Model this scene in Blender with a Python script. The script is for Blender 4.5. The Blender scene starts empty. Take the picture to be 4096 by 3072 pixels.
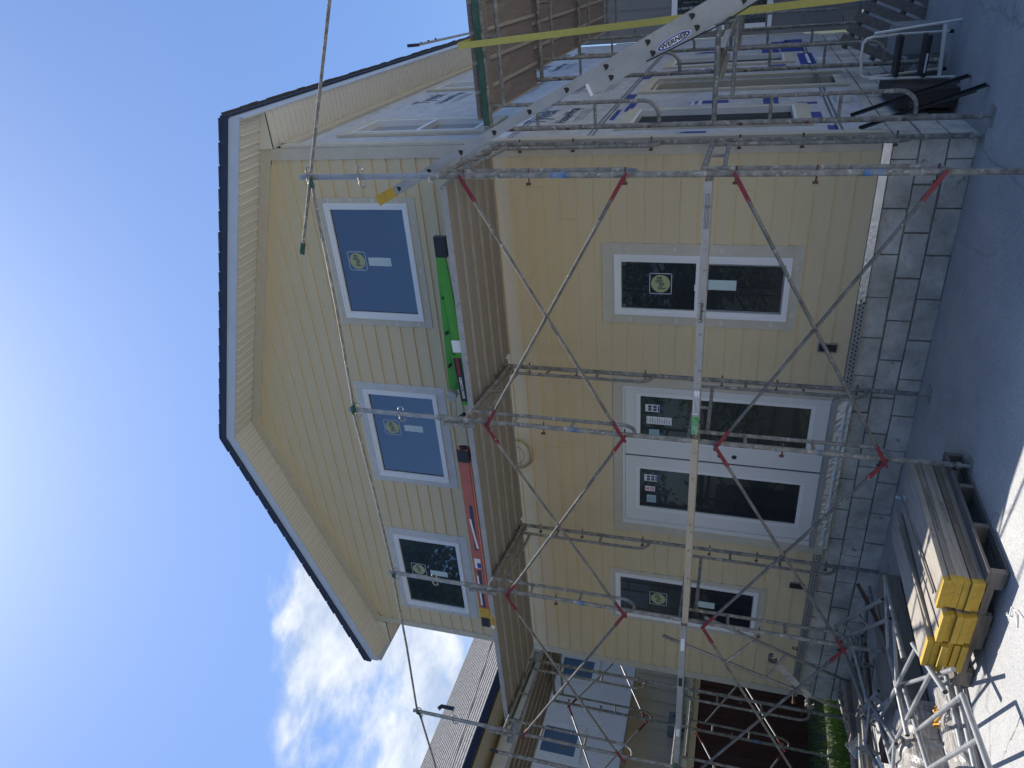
import bpy, math, random
from mathutils import Vector, Matrix
random.seed(7)
R=math.radians
S=bpy.context.scene
COL=S.collection
# ---------------------------------------------------------------- camera (portrait shot stored sideways)
def V(*a): return Vector(a)
YAW,PIT,ROL=-0.54304,0.28674,0.07635
fw=V(math.sin(YAW)*math.cos(PIT),math.cos(YAW)*math.cos(PIT),math.sin(PIT))
r0=V(math.cos(YAW),-math.sin(YAW),0); u0=r0.cross(fw)
rr=r0*math.cos(ROL)+u0*math.sin(ROL); uu=u0*math.cos(ROL)-r0*math.sin(ROL)
CAM=V(1.39037,-6.62248,1.75767)
cd=bpy.data.cameras.new('camera'); cam=bpy.data.objects.new('camera',cd); COL.objects.link(cam)
m=Matrix((( -uu.x,rr.x,-fw.x,CAM.x),(-uu.y,rr.y,-fw.y,CAM.y),(-uu.z,rr.z,-fw.z,CAM.z),(0,0,0,1)))
cam.matrix_world=m
cd.sensor_width=36; cd.lens=36*2890.7/4096; cd.clip_end=3000; cd.clip_start=.05
S.camera=cam
# ---------------------------------------------------------------- sky, clouds, sun, exposure
SUN=V(-.32,.23,1).normalized()
EL=math.asin(SUN.z); AZ=math.atan2(SUN.x,SUN.y)
S.view_settings.view_transform='Standard'; S.view_settings.look='None'; S.view_settings.gamma=1
S.view_settings.exposure=1.04
w=bpy.data.worlds.new('World'); S.world=w; w.use_nodes=True
nt=w.node_tree; N=nt.nodes; L=nt.links
bg=N['Background']
sky=N.new('ShaderNodeTexSky'); sky.sky_type='NISHITA'; sky.sun_disc=False; sky.sun_elevation=EL; sky.sun_rotation=AZ
sky.air_density=1.25; sky.dust_density=1.3; sky.ozone_density=3.5; sky.altitude=0
tc=N.new('ShaderNodeTexCoord')
def vm(op,a=None,b=None):
    n=N.new('ShaderNodeVectorMath'); n.operation=op
    for i,x in enumerate((a,b)):
        if x is None: continue
        if isinstance(x,(tuple,Vector)): n.inputs[i].default_value=x
        else: L.new(x,n.inputs[i])
    return n
def mm(op,a,b=None,c=None,clamp=False):
    n=N.new('ShaderNodeMath'); n.operation=op; n.use_clamp=clamp
    for i,x in enumerate((a,b,c)):
        if x is None: continue
        if isinstance(x,(int,float)): n.inputs[i].default_value=x
        else: L.new(x,n.inputs[i])
    return n.outputs[0]
d0=vm('NORMALIZE',tc.outputs['Generated']).outputs[0]
nz=N.new('ShaderNodeTexNoise'); nz.inputs['Scale'].default_value=3.2; nz.inputs['Detail'].default_value=9; nz.inputs['Roughness'].default_value=.58; nz.inputs['Distortion'].default_value=.1
sc=N.new('ShaderNodeMapping'); sc.inputs['Scale'].default_value=(1.0,1.0,2.0); sc.inputs['Rotation'].default_value=(.3,.5,0); L.new(d0,sc.inputs['Vector']); L.new(sc.outputs[0],nz.inputs['Vector'])
nf=N.new('ShaderNodeTexNoise'); nf.inputs['Scale'].default_value=14; nf.inputs['Detail'].default_value=8; nf.inputs['Roughness'].default_value=.6; nf.inputs['Distortion'].default_value=.15; L.new(sc.outputs[0],nf.inputs['Vector'])
nmix=mm('ADD',mm('MULTIPLY',nz.outputs['Fac'],.72),mm('MULTIPLY',nf.outputs['Fac'],.28))
CLC=[((-.735,.545,.395),.9895),((-.790,.50,.350),.986),((-.680,.565,.465),.9955),((-.795,.455,.405),.9945)]
mask=None
for c,th in CLC:
    dp=vm('DOT_PRODUCT',d0,V(*c).normalized()).outputs['Value']
    k=mm('MULTIPLY_ADD',dp,1/(1-th),-th/(1-th),clamp=True)
    mask=k if mask is None else mm('MAXIMUM',mask,k)
dens=mm('MULTIPLY_ADD',nmix,8.0,-4.25)
dens=mm('ADD',dens,mm('MULTIPLY',mm('POWER',mask,.6),1.35),clamp=False)
dens=mm('MULTIPLY',dens,mm('MULTIPLY',mask,3.0,clamp=True),clamp=True)
mix=N.new('ShaderNodeMixRGB'); L.new(mm('MULTIPLY',dens,.85),mix.inputs['Fac'])
# camera-like blue balance for the clear sky
tint=N.new('ShaderNodeMixRGB'); tint.blend_type='MULTIPLY'; tint.inputs['Fac'].default_value=1; tint.inputs['Color2'].default_value=(.60,.72,.915,1)
L.new(sky.outputs[0],tint.inputs['Color1']); L.new(tint.outputs[0],mix.inputs['Color1']); pass
cr=N.new('ShaderNodeMixRGB'); cr.inputs['Color1'].default_value=(3.3,3.9,4.9,1); cr.inputs['Color2'].default_value=(6.2,6.4,6.6,1)
L.new(mm('MULTIPLY_ADD',nf.outputs['Fac'],3.2,-1.15,clamp=True),cr.inputs['Fac']); L.new(cr.outputs[0],mix.inputs['Color2'])
L.new(mix.outputs[0],bg.inputs['Color']); bg.inputs['Strength'].default_value=.083
sl=bpy.data.lights.new('sun','SUN'); sl.energy=3.3; sl.angle=R(.55); sl.color=(1,.95,.87)
so=bpy.data.objects.new('sun',sl); COL.objects.link(so); so.rotation_euler=SUN.to_track_quat('Z','Y').to_euler()
# ---------------------------------------------------------------- materials
MATS={}
def mat(name,col=(.5,.5,.5),rough=.6,metal=0,col2=None,ns=6,bump=0,bs=None,spec=.5,stretch=None,spots=None,det=6,lo=.35,hi=.65,ior=None,alpha=None,extra=None):
    if name in MATS: return MATS[name]
    m=bpy.data.materials.new(name); m.use_nodes=True; t=m.node_tree; n=t.nodes; l=t.links
    p=n['Principled BSDF']; p.inputs['Roughness'].default_value=rough; p.inputs['Metallic'].default_value=metal
    p.inputs['Specular IOR Level'].default_value=spec
    if ior: p.inputs['IOR'].default_value=ior
    if alpha is not None: p.inputs['Alpha'].default_value=alpha
    c=(*col,1); p.inputs['Base Color'].default_value=c
    tcn=n.new('ShaderNodeTexCoord'); vec=tcn.outputs['Object']
    if stretch:
        mp=n.new('ShaderNodeMapping'); mp.inputs['Scale'].default_value=stretch; l.new(vec,mp.inputs['Vector']); vec=mp.outputs[0]
    out=None
    if col2:
        a=n.new('ShaderNodeTexNoise'); a.inputs['Scale'].default_value=ns; a.inputs['Detail'].default_value=det; a.inputs['Roughness'].default_value=.65; l.new(vec,a.inputs['Vector'])
        r=n.new('ShaderNodeValToRGB'); r.color_ramp.elements[0].position=lo; r.color_ramp.elements[1].position=hi
        r.color_ramp.elements[0].color=c; r.color_ramp.elements[1].color=(*col2,1)
        l.new(a.outputs['Fac'],r.inputs['Fac']); out=r.outputs[0]
        if spots:
            sc_,th,scol=spots
            b=n.new('ShaderNodeTexNoise'); b.inputs['Scale'].default_value=sc_; b.inputs['Detail'].default_value=5; l.new(vec,b.inputs['Vector'])
            r2=n.new('ShaderNodeValToRGB'); r2.color_ramp.elements[0].position=th; r2.color_ramp.elements[1].position=min(1,th+.06)
            r2.color_ramp.elements[0].color=(0,0,0,1); r2.color_ramp.elements[1].color=(1,1,1,1); l.new(b.outputs['Fac'],r2.inputs['Fac'])
            mx=n.new('ShaderNodeMixRGB'); l.new(r2.outputs[0],mx.inputs['Fac']); l.new(out,mx.inputs['Color1']); mx.inputs['Color2'].default_value=(*scol,1); out=mx.outputs[0]
        l.new(out,p.inputs['Base Color'])
    if bump:
        b=n.new('ShaderNodeTexNoise'); b.inputs['Scale'].default_value=bs or ns*4; b.inputs['Detail'].default_value=5; l.new(vec,b.inputs['Vector'])
        bn=n.new('ShaderNodeBump'); bn.inputs['Strength'].default_value=bump; bn.inputs['Distance'].default_value=.01; l.new(b.outputs['Fac'],bn.inputs['Height']); l.new(bn.outputs[0],p.inputs['Normal'])
    if extra: extra(m,n,l,p,tcn,out)
    MATS[name]=m; return m
M={}
M['siding']=mat('siding_paint',(.635,.52,.33),.75,col2=(.665,.55,.355),ns=2.2,bump=.12,bs=90,stretch=(1,1,3))
M['trim']=mat('trim_paint',(.52,.48,.39),.7,col2=(.57,.53,.44),ns=7,bump=.1,bs=60,spots=(9,.63,(.55,.53,.46)))
M['trimw']=mat('primed_trim',(.60,.60,.60),.7,col2=(.52,.52,.51),ns=9,bump=.1,bs=60)
M['caulk']=mat('filler',(.66,.64,.58),.8,col2=(.58,.56,.50),ns=30)
M['vinyl']=mat('white_vinyl',(.78,.79,.80),.35)
M['doorw']=mat('door_white',(.72,.72,.71),.4,col2=(.68,.69,.69),ns=3)
M['gasket']=mat('dark_gap',(.02,.02,.02),.6)
def glassx(m,n,l,p,tcn,out):
    g=n.new('ShaderNodeBsdfGlossy'); g.inputs['Roughness'].default_value=.015; g.inputs['Color'].default_value=(.85,.92,1,1)
    mx=n.new('ShaderNodeMixShader'); f=n.new('ShaderNodeFresnel'); f.inputs['IOR'].default_value=1.38 if 'lower' in m.name else 1.95
    a=n.new('ShaderNodeMath'); a.operation='MULTIPLY_ADD'; a.inputs[1].default_value=1.25; a.inputs[2].default_value=.0 if 'lower' in m.name else .02; a.use_clamp=True
    l.new(f.outputs[0],a.inputs[0]); l.new(a.outputs[0],mx.inputs[0]); l.new(p.outputs[0],mx.inputs[1]); l.new(g.outputs[0],mx.inputs[2])
    l.new(mx.outputs[0],n['Material Output'].inputs['Surface'])
    b=n.new('ShaderNodeTexNoise'); b.inputs['Scale'].default_value=2.2; l.new(tcn.outputs['Object'],b.inputs['Vector'])
    bn=n.new('ShaderNodeBump'); bn.inputs['Strength'].default_value=.03; bn.inputs['Distance'].default_value=.02; l.new(b.outputs['Fac'],bn.inputs['Height']); l.new(bn.outputs[0],g.inputs['Normal'])
M['glass']=mat('window_glass',(.012,.018,.026),.2,col2=(.02,.03,.04),ns=2,extra=glassx)
M['glasslo']=mat('lower_window_glass',(.010,.014,.022),.2,col2=(.018,.024,.034),ns=2,extra=glassx)
M['soffit']=mat('vinyl_soffit',(.68,.66,.59),.55)
def perf(m,n,l,p,tcn,out):
    vo=n.new('ShaderNodeTexVoronoi'); vo.inputs['Scale'].default_value=55; vo.inputs['Randomness'].default_value=.15; l.new(tcn.outputs['Object'],vo.inputs['Vector'])
    r=n.new('ShaderNodeValToRGB'); r.color_ramp.elements[0].position=.2; r.color_ramp.elements[0].color=(.30,.29,.26,1); r.color_ramp.elements[1].position=.3; r.color_ramp.elements[1].color=(.67,.65,.58,1)
    l.new(vo.outputs['Distance'],r.inputs['Fac']); l.new(r.outputs[0],p.inputs['Base Color'])
M['perf']=mat('perforated_soffit',(.60,.56,.47),.55,extra=perf)
M['fascia']=mat('metal_fascia',(.56,.60,.66),.4,col2=(.50,.55,.62),ns=3)
M['drip']=mat('dark_shingle_edge',(.018,.032,.07),.7,col2=(.03,.045,.085),ns=20)
M['shingle']=mat('roof_shingle',(.05,.05,.055),.9,col2=(.09,.09,.09),ns=30,bump=.5)
def wrapx(m,n,l,p,tcn,out):
    pass
M['wrap']=mat('house_wrap',(.45,.465,.50),.6,col2=(.58,.59,.62),ns=4,bump=1.0,bs=5,stretch=(1,1,1.6),det=10)
for n_ in MATS['house_wrap'].node_tree.nodes:
    if n_.type=='BUMP': n_.inputs['Distance'].default_value=.05
M['screen']=mat('dark_screen',(.012,.016,.022),.45,spec=.25)
M['brace']=mat('brace_steel',(.10,.10,.095),.8,metal=.1,col2=(.20,.195,.18),ns=12,bump=.3,bs=50,spots=(26,.62,(.34,.33,.30)))
M['woodb']=mat('weathered_wood_pale',(.40,.36,.31),.85,col2=(.27,.24,.20),ns=5,stretch=(9,.8,9),bump=.35,bs=14)
M['woode']=mat('weathered_wood_brown',(.22,.175,.135),.85,col2=(.14,.115,.095),ns=5,stretch=(9,.8,9),bump=.35,bs=14)
M['blue']=mat('print_blue',(.03,.06,.30),.5)
M['bluep']=mat('blue_spray',(.03,.13,.36),.6,col2=(.20,.27,.36),ns=16)
M['ink']=mat('print_dark',(.03,.05,.09),.5)
M['block']=mat('concrete_block',(.33,.30,.265),.95,col2=(.70,.65,.575),ns=2.6,bump=1.0,bs=40,spots=(6,.66,(.30,.28,.25)),det=10,lo=.30,hi=.62)
M['strip']=mat('perforated_metal',(.42,.42,.41),.45,metal=.3,col2=(.33,.33,.33),ns=14)
M['kerbw']=mat('pale_pink_timber',(.42,.33,.28),.85,col2=(.30,.24,.20),ns=6,bump=.3)
M['mortar']=mat('mortar',(.34,.32,.29),.95,col2=(.20,.19,.18),ns=8,bump=.6,bs=40)
M['foil']=mat('foil',(.85,.86,.88),.3,metal=.75,col2=(.7,.71,.74),ns=8,bump=.6,bs=30)
M['flash']=mat('metal_strip',(.85,.85,.82),.35,metal=.3)
def conc(m,n,l,p,tcn,out):
    vo=n.new('ShaderNodeTexVoronoi'); vo.feature='DISTANCE_TO_EDGE'; vo.inputs['Scale'].default_value=.32
    ns_=n.new('ShaderNodeTexNoise'); ns_.inputs['Scale'].default_value=2.5; ns_.inputs['Detail'].default_value=6; l.new(tcn.outputs['Object'],ns_.inputs['Vector'])
    mx=n.new('ShaderNodeMixRGB'); mx.inputs['Fac'].default_value=.32; l.new(tcn.outputs['Object'],mx.inputs['Color1']); l.new(ns_.outputs['Color'],mx.inputs['Color2']); l.new(mx.outputs[0],vo.inputs['Vector'])
    r=n.new('ShaderNodeValToRGB'); r.color_ramp.elements[0].position=.0007; r.color_ramp.elements[1].position=.0022; l.new(vo.outputs['Distance'],r.inputs['Fac'])
    r.color_ramp.elements[0].color=(.72,.72,.72,1); r.color_ramp.elements[1].color=(1,1,1,1)
    fine=n.new('ShaderNodeTexNoise'); fine.inputs['Scale'].default_value=90; fine.inputs['Detail'].default_value=3; l.new(tcn.outputs['Object'],fine.inputs['Vector'])
    rf=n.new('ShaderNodeValToRGB'); rf.color_ramp.elements[0].position=.32; rf.color_ramp.elements[1].position=.55; rf.color_ramp.elements[0].color=(.72,.72,.72,1); rf.color_ramp.elements[1].color=(1,1,1,1); l.new(fine.outputs['Fac'],rf.inputs['Fac'])
    m1=n.new('ShaderNodeMixRGB'); m1.blend_type='MULTIPLY'; m1.inputs['Fac'].default_value=1; l.new(out,m1.inputs['Color1']); l.new(r.outputs[0],m1.inputs['Color2'])
    m2=n.new('ShaderNodeMixRGB'); m2.blend_type='MULTIPLY'; m2.inputs['Fac'].default_value=1; l.new(m1.outputs[0],m2.inputs['Color1']); l.new(rf.outputs[0],m2.inputs['Color2']); l.new(m2.outputs[0],p.inputs['Base Color'])
M['concrete']=mat('concrete_slab',(.36,.36,.36),.9,col2=(.50,.495,.48),ns=1.3,bump=.35,bs=120,det=10,lo=.3,hi=.7,spots=(1.7,.66,(.35,.35,.35)),extra=conc)
M['galv']=mat('galvanised_tube',(.30,.30,.29),.5,metal=.55,col2=(.46,.46,.44),ns=14,bump=.25,bs=60,spots=(28,.60,(.55,.54,.50)),det=8)
M['galvd']=mat('weathered_tube',(.15,.147,.138),.7,metal=.15,col2=(.30,.295,.275),ns=16,bump=.5,bs=50,spots=(30,.60,(.44,.42,.385)),det=9,lo=.38,hi=.60)
M['galvn']=mat('new_galvanised',(.27,.28,.29),.42,metal=.35,col2=(.38,.39,.40),ns=10)
M['alu']=mat('aluminium',(.33,.34,.345),.45,metal=.25,col2=(.41,.415,.42),ns=6,bump=.1,bs=40,stretch=(1,1,1),spots=(20,.66,(.30,.30,.29)))
M['aluw']=mat('scuffed_aluminium',(.40,.40,.395),.55,metal=.1,col2=(.33,.33,.325),ns=8,spots=(22,.62,(.22,.22,.21)))
M['red']=mat('red_brace_end',(.24,.015,.025),.55,col2=(.13,.03,.045),ns=14,spots=(18,.66,(.35,.33,.33)))
M['green']=mat('green_paint',(.02,.08,.05),.6,col2=(.06,.12,.09),ns=12)
M['rust']=mat('rusty_steel',(.10,.05,.04),.75,col2=(.17,.10,.08),ns=14,metal=.3)
M['black']=mat('black_plastic',(.02,.022,.028),.5)
M['plyu']=mat('deck_plywood',(.215,.195,.165),.8,col2=(.285,.26,.22),ns=3,stretch=(.6,9,1),bump=.2,bs=20,spots=(3,.66,(.33,.28,.22)))
M['plyr']=mat('deck_plywood_side',(.17,.14,.12),.8,col2=(.235,.19,.165),ns=3,stretch=(9,.6,1),bump=.2,bs=20,spots=(4,.66,(.33,.27,.21)))
M['edgep']=mat('plank_edge',(.38,.35,.30),.8,col2=(.30,.27,.22),ns=6,stretch=(1,1,1))
M['woodg']=mat('weathered_wood',(.30,.265,.22),.85,col2=(.20,.175,.15),ns=5,stretch=(9,.8,9),bump=.35,bs=14)
M['woodx']=mat('weathered_wood_cross',(.27,.235,.20),.85,col2=(.16,.14,.12),ns=5,stretch=(.8,9,9),bump=.35,bs=14)
M['woodd']=mat('old_pallet_wood',(.13,.115,.105),.9,col2=(.20,.18,.16),ns=5,stretch=(6,1,6),bump=.35,bs=14)
M['yel']=mat('yellow_end_paint',(.56,.37,.05),.75,col2=(.42,.27,.04),ns=12,spots=(30,.64,(.30,.22,.04)))
M['strap']=mat('yellow_strap',(.50,.46,.12),.8,col2=(.44,.41,.11),ns=30)
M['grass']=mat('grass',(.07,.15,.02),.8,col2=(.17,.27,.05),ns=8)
M['soil']=mat('shade_toned_soil',(.035,.045,.02),.95,col2=(.05,.06,.03),ns=6,bump=.5)  # dark colour also carries the shade on the lawn by the fence
M['fence']=mat('fence_boards',(.045,.018,.018),.85,col2=(.075,.032,.030),ns=3,stretch=(1,6,.5),bump=.3,bs=14)
M['nwhite']=mat('white_siding',(.86,.86,.85),.6,col2=(.82,.82,.82),ns=3)
M['nbeige']=mat('beige_siding',(.74,.65,.48),.7,col2=(.70,.61,.45),ns=3)
M['nroof']=mat('brown_shingles',(.11,.105,.105),.95,col2=(.28,.27,.265),ns=10,stretch=(1,2.0,3.0),bump=.6,bs=30,lo=.4,hi=.6)
M['navy']=mat('navy_gutter',(.012,.018,.035),.45)
M['greyb']=mat('grey_metal_box',(.25,.26,.27),.5)
M['plastic']=mat('clear_wrap',(.66,.65,.63),.25,col2=(.34,.30,.26),alpha=.72,ns=6,stretch=(8,.8,8),bump=1.0,bs=9)
M['wing']=mat('grey_siding',(.20,.195,.195),.8,col2=(.24,.235,.235),ns=3,stretch=(6,1,.4))
M['crate']=mat('dark_board_crate',(.045,.04,.04),.8,col2=(.07,.055,.05),ns=4)
M['brush']=mat('dark_board',(.012,.014,.018),.5)
M['pgreen']=mat('green_fibreglass',(.07,.30,.04),.5,col2=(.06,.27,.04),ns=6)
M['pred']=mat('red_fibreglass',(.42,.13,.11),.6,col2=(.36,.11,.10),ns=8)
M['sticky']=mat('pale_sticker',(.50,.62,.62),.6)
M['pellay']=mat('label_circle',(.40,.42,.22),.6)
M['line']=mat('label_outline',(.45,.50,.58),.6)
M['paper']=mat('paper_label',(.72,.74,.78),.6)
M['lblue']=mat('light_blue_label',(.35,.52,.58),.6)
M['lred']=mat('red_print',(.55,.04,.04),.6)
M['white']=mat('white_paint',(.75,.75,.73),.5)
M['wbot']=mat('bottle_plastic',(.55,.62,.72),.15,alpha=.75)
M['yplast']=mat('orange_plastic',(.75,.36,.02),.4)
M['cable']=mat('yellow_cable',(.45,.32,.05),.5)
M['cableg']=mat('grey_cable',(.10,.13,.16),.5)
M['paint']=mat('paint_smeared_plate',(.50,.50,.50),.6,metal=.2,col2=(.12,.13,.14),ns=12,spots=(5,.56,(.06,.20,.50)))
M['leaf']=mat('leaf',(.07,.11,.04),.75,col2=(.14,.19,.07),ns=3)
M['nglass']=mat('painted_sky_pane',(.10,.17,.27),.15,col2=(.14,.22,.33),ns=2)  # blue base colour stands in for sky reflected in the neighbour's panes
M['bark']=mat('bark',(.10,.08,.06),.9)
M['blind']=mat('blind',(.45,.52,.6),.5)
# ---------------------------------------------------------------- mesh builder
class MB:
    def __init__(s): s.v=[]; s.f=[]; s.mi=[]; s.sm=[]; s.cur=0; s.smooth=False
    def add(s,vs,fs,smooth=None):
        b=len(s.v); s.v+= [Vector(x) for x in vs]
        for f in fs: s.f.append([b+i for i in f]); s.mi.append(s.cur); s.sm.append(s.smooth if smooth is None else smooth)
        return s
    def box(s,a,b):
        (x0,y0,z0),(x1,y1,z1)=[tuple(min(p,q) for p,q in zip(a,b)),tuple(max(p,q) for p,q in zip(a,b))]
        return s.add([(x0,y0,z0),(x1,y0,z0),(x1,y1,z0),(x0,y1,z0),(x0,y0,z1),(x1,y0,z1),(x1,y1,z1),(x0,y1,z1)],
              [(0,3,2,1),(4,5,6,7),(0,1,5,4),(1,2,6,5),(2,3,7,6),(3,0,4,7)],False)
    def obox(s,c,ex,ey,ez):
        c,ex,ey,ez=map(Vector,(c,ex,ey,ez)); vs=[]
        for k in (-1,1):
            for a,b in ((-1,-1),(1,-1),(1,1),(-1,1)): vs.append(c+ex*a+ey*b+ez*k)
        fs=[(0,3,2,1),(4,5,6,7),(0,1,5,4),(1,2,6,5),(2,3,7,6),(3,0,4,7)]
        if ex.cross(ey).dot(ez)<0: fs=[f[::-1] for f in fs]
        return s.add(vs,fs,False)
    def bar(s,p,q,w,h,up=(0,0,1)):
        p,q,up=map(Vector,(p,q,up)); d=q-p; l=d.length; d.normalize(); sd=d.cross(up)
        if sd.length<1e-4: sd=d.cross(Vector((1,0,0)))
        sd.normalize(); u=sd.cross(d)
        return s.obox((p+q)/2,d*(l/2),sd*(w/2),u*(h/2))
    def tube(s,pts,r,n=10,cap=True):
        pts=[Vector(p) for p in pts]; rs=r if isinstance(r,(list,tuple)) else [r]*len(pts)
        rings=[]; up=None
        for i,p in enumerate(pts):
            if i==0: d=pts[1]-p
            elif i==len(pts)-1: d=p-pts[i-1]
            else: d=(pts[i+1]-p).normalized()+(p-pts[i-1]).normalized()
            d.normalize()
            if up is None:
                up=d.orthogonal().normalized()
            up=(up-d*up.dot(d)).normalized(); sd=d.cross(up)
            rings.append([p+(up*math.cos(2*math.pi*k/n)+sd*math.sin(2*math.pi*k/n))*rs[i] for k in range(n)])
        b=len(s.v); vs=[x for rg in rings for x in rg]; fs=[]
        for i in range(len(pts)-1):
            for k in range(n): fs.append((i*n+k,i*n+(k+1)%n,(i+1)*n+(k+1)%n,(i+1)*n+k))
        s.add(vs,fs,True)
        if cap: s.add(rings[0],[tuple(range(n))[::-1]],False); s.add(rings[-1],[tuple(range(n))],False)
        return s
    def quad(s,*p): return s.add(p,[tuple(range(len(p)))],False)
    def prism(s,poly,d):
        d=Vector(d); n=len(poly); P=[Vector(p) for p in poly]; vs=P+[p+d for p in P]
        return s.add(vs,[tuple(range(n))[::-1],tuple(range(n,2*n))]+[(i,(i+1)%n,n+(i+1)%n,n+i) for i in range(n)],False)
def woff(o):
    t=Vector((0,0,0))
    while o is not None: t+=o.location; o=o.parent
    return t
def obj(name,mb,mats,parent=None,local=False,label=None,bev=0):
    me=bpy.data.meshes.new(name); off=Vector((0,0,0)) if (parent is None or local) else woff(parent)
    me.from_pydata([tuple(v-off) for v in mb.v],[],mb.f)
    if not isinstance(mats,(list,tuple)): mats=[mats]
    for x in mats: me.materials.append(M[x] if isinstance(x,str) else x)
    me.polygons.foreach_set('material_index',[min(i,len(mats)-1) for i in mb.mi]); me.polygons.foreach_set('use_smooth',mb.sm); me.update()
    o=bpy.data.objects.new(name,me); COL.objects.link(o)
    if parent is not None: o.parent=parent
    if label: o['label']=label
    if bev:
        bv=o.modifiers.new('bevel','BEVEL'); bv.width=bev; bv.segments=2; bv.limit_method='ANGLE'
    return o
def tag(o,label=None,cat=None,group=None,kind=None):
    if label: o['label']=label
    if cat: o['category']=cat
    if group: o['group']=group
    if kind: o['kind']=kind
    return o
def thing(name,label,cat,loc=(0,0,0),rz=0,group=None):
    o=bpy.data.objects.new(name,None); COL.objects.link(o); o.location=loc; o.rotation_euler=(0,0,rz); o.empty_display_size=.1
    return tag(o,label,cat,group)
def copy_tree(o,parent=None,loc=None,rz=None,label=None):
    c=o.copy(); COL.objects.link(c)
    if parent is not None: c.parent=parent
    if loc is not None: c.location=loc
    if rz is not None: c.rotation_euler=(0,0,rz)
    if label: c['label']=label
    for ch in [x for x in bpy.data.objects if x.parent==o]: copy_tree(ch,c)
    return c
def text(name,s,size,org,xa,ya,matn,parent=None,ex=.0006,shear=0,align='CENTER',squash=1,bold=0):
    cu=bpy.data.curves.new(name,'FONT'); cu.body=s; cu.size=size; cu.shear=shear; cu.align_x=align; cu.align_y='CENTER'; cu.extrude=ex; cu.offset=bold; cu.resolution_u=3
    t=bpy.data.objects.new(name,cu); COL.objects.link(t)
    me=bpy.data.meshes.new_from_object(t.evaluated_get(bpy.context.evaluated_depsgraph_get()))
    COL.objects.unlink(t); bpy.data.objects.remove(t)
    xa=Vector(xa).normalized(); ya=Vector(ya); ya=(ya-xa*ya.dot(xa)).normalized(); za=xa.cross(ya); org=Vector(org)
    off=woff(parent) if parent is not None else Vector((0,0,0))
    for v in me.vertices: v.co=org-off+xa*v.co.x*squash+ya*v.co.y+za*v.co.z
    me.materials.clear(); me.materials.append(M[matn]); me.name=name
    o=bpy.data.objects.new(name,me); COL.objects.link(o)
    if parent is not None: o.parent=parent
    return o
M['green2']=mat('green_spray',(.02,.28,.06),.5,col2=(.35,.5,.38),ns=18)
M['cream']=mat('cream_paint',(.46,.41,.32),.6,col2=(.40,.35,.27),ns=9,spots=(20,.62,(.18,.16,.13)))
# ---------------------------------------------------------------- ground
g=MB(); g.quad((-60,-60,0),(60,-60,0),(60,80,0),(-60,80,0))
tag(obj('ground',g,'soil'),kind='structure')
g=MB(); g.quad((-6.35,-40,.004),(30,-40,.004),(30,8.4,.004),(-6.35,8.4,.004))  # stretched on behind the camera, unseen, to bounce light onto the wall
tag(obj('concrete_slab',g,'concrete'),kind='structure')
# wandering cracks in the slab
rc=random.Random(4)
def crack(pts,wd):
    g=MB(); P=[]
    for (x0,y0),(x1,y1) in zip(pts,pts[1:]):
        n=max(2,int(math.hypot(x1-x0,y1-y0)/.03))
        for k in range(n): P.append((x0+(x1-x0)*k/n+rc.uniform(-.008,.008),y0+(y1-y0)*k/n+rc.uniform(-.008,.008)))
    P.append(pts[-1])
    for (x0,y0),(x1,y1) in zip(P,P[1:]):
        w_=wd*.5*rc.uniform(.4,1.2); dx,dy=x1-x0,y1-y0; l=math.hypot(dx,dy) or 1; nx,ny=-dy/l*w_,dx/l*w_
        g.quad((x0-nx,y0-ny,.008),(x1-nx,y1-ny,.008),(x1+nx,y1+ny,.008),(x0+nx,y0+ny,.008))
    tag(obj('slab_crack',g,'mortar'),kind='structure')
crack([(-.086,-.14),(-.117,-.42),(-.097,-.68),(-.10,-.90),(-.106,-1.21),(-.13,-2.4)],.004)
crack([(-.82,-.10),(-.817,-.28),(-.74,-.63),(-.70,-.85),(-.595,-1.03),(-.463,-1.16),(-.31,-1.36),(-.10,-1.5)],.0028)
crack([(.60,.33),(.483,.373),(.357,.451),(.244,.419),(.03,.39)],.003)
crack([(-1.3,-3.38),(-2.49,-3.357),(-2.76,-3.347),(-3.01,-3.366),(-4.2,-3.34)],.0045)
# ---------------------------------------------------------------- the house
XL=-6.908; AP=-3.475; SL=.333
def rz_(x,base=7.685): return base-SL*abs(x-AP)
house=thing('house','beige lap sided gable house under construction, its right side still in white house wrap','house',(XL/2,0,0))
b=MB()   # solid body behind the cladding
prof=[(XL+.02,.002,.70),(-.16,.002,.70),(-.16,.002,rz_(-.16)-.02),(AP,.002,7.66),(XL+.02,.002,rz_(XL)-.02)]
b.prism(prof,(0,8.38,0)); obj('wall_core',b,'gasket',house)
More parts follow.
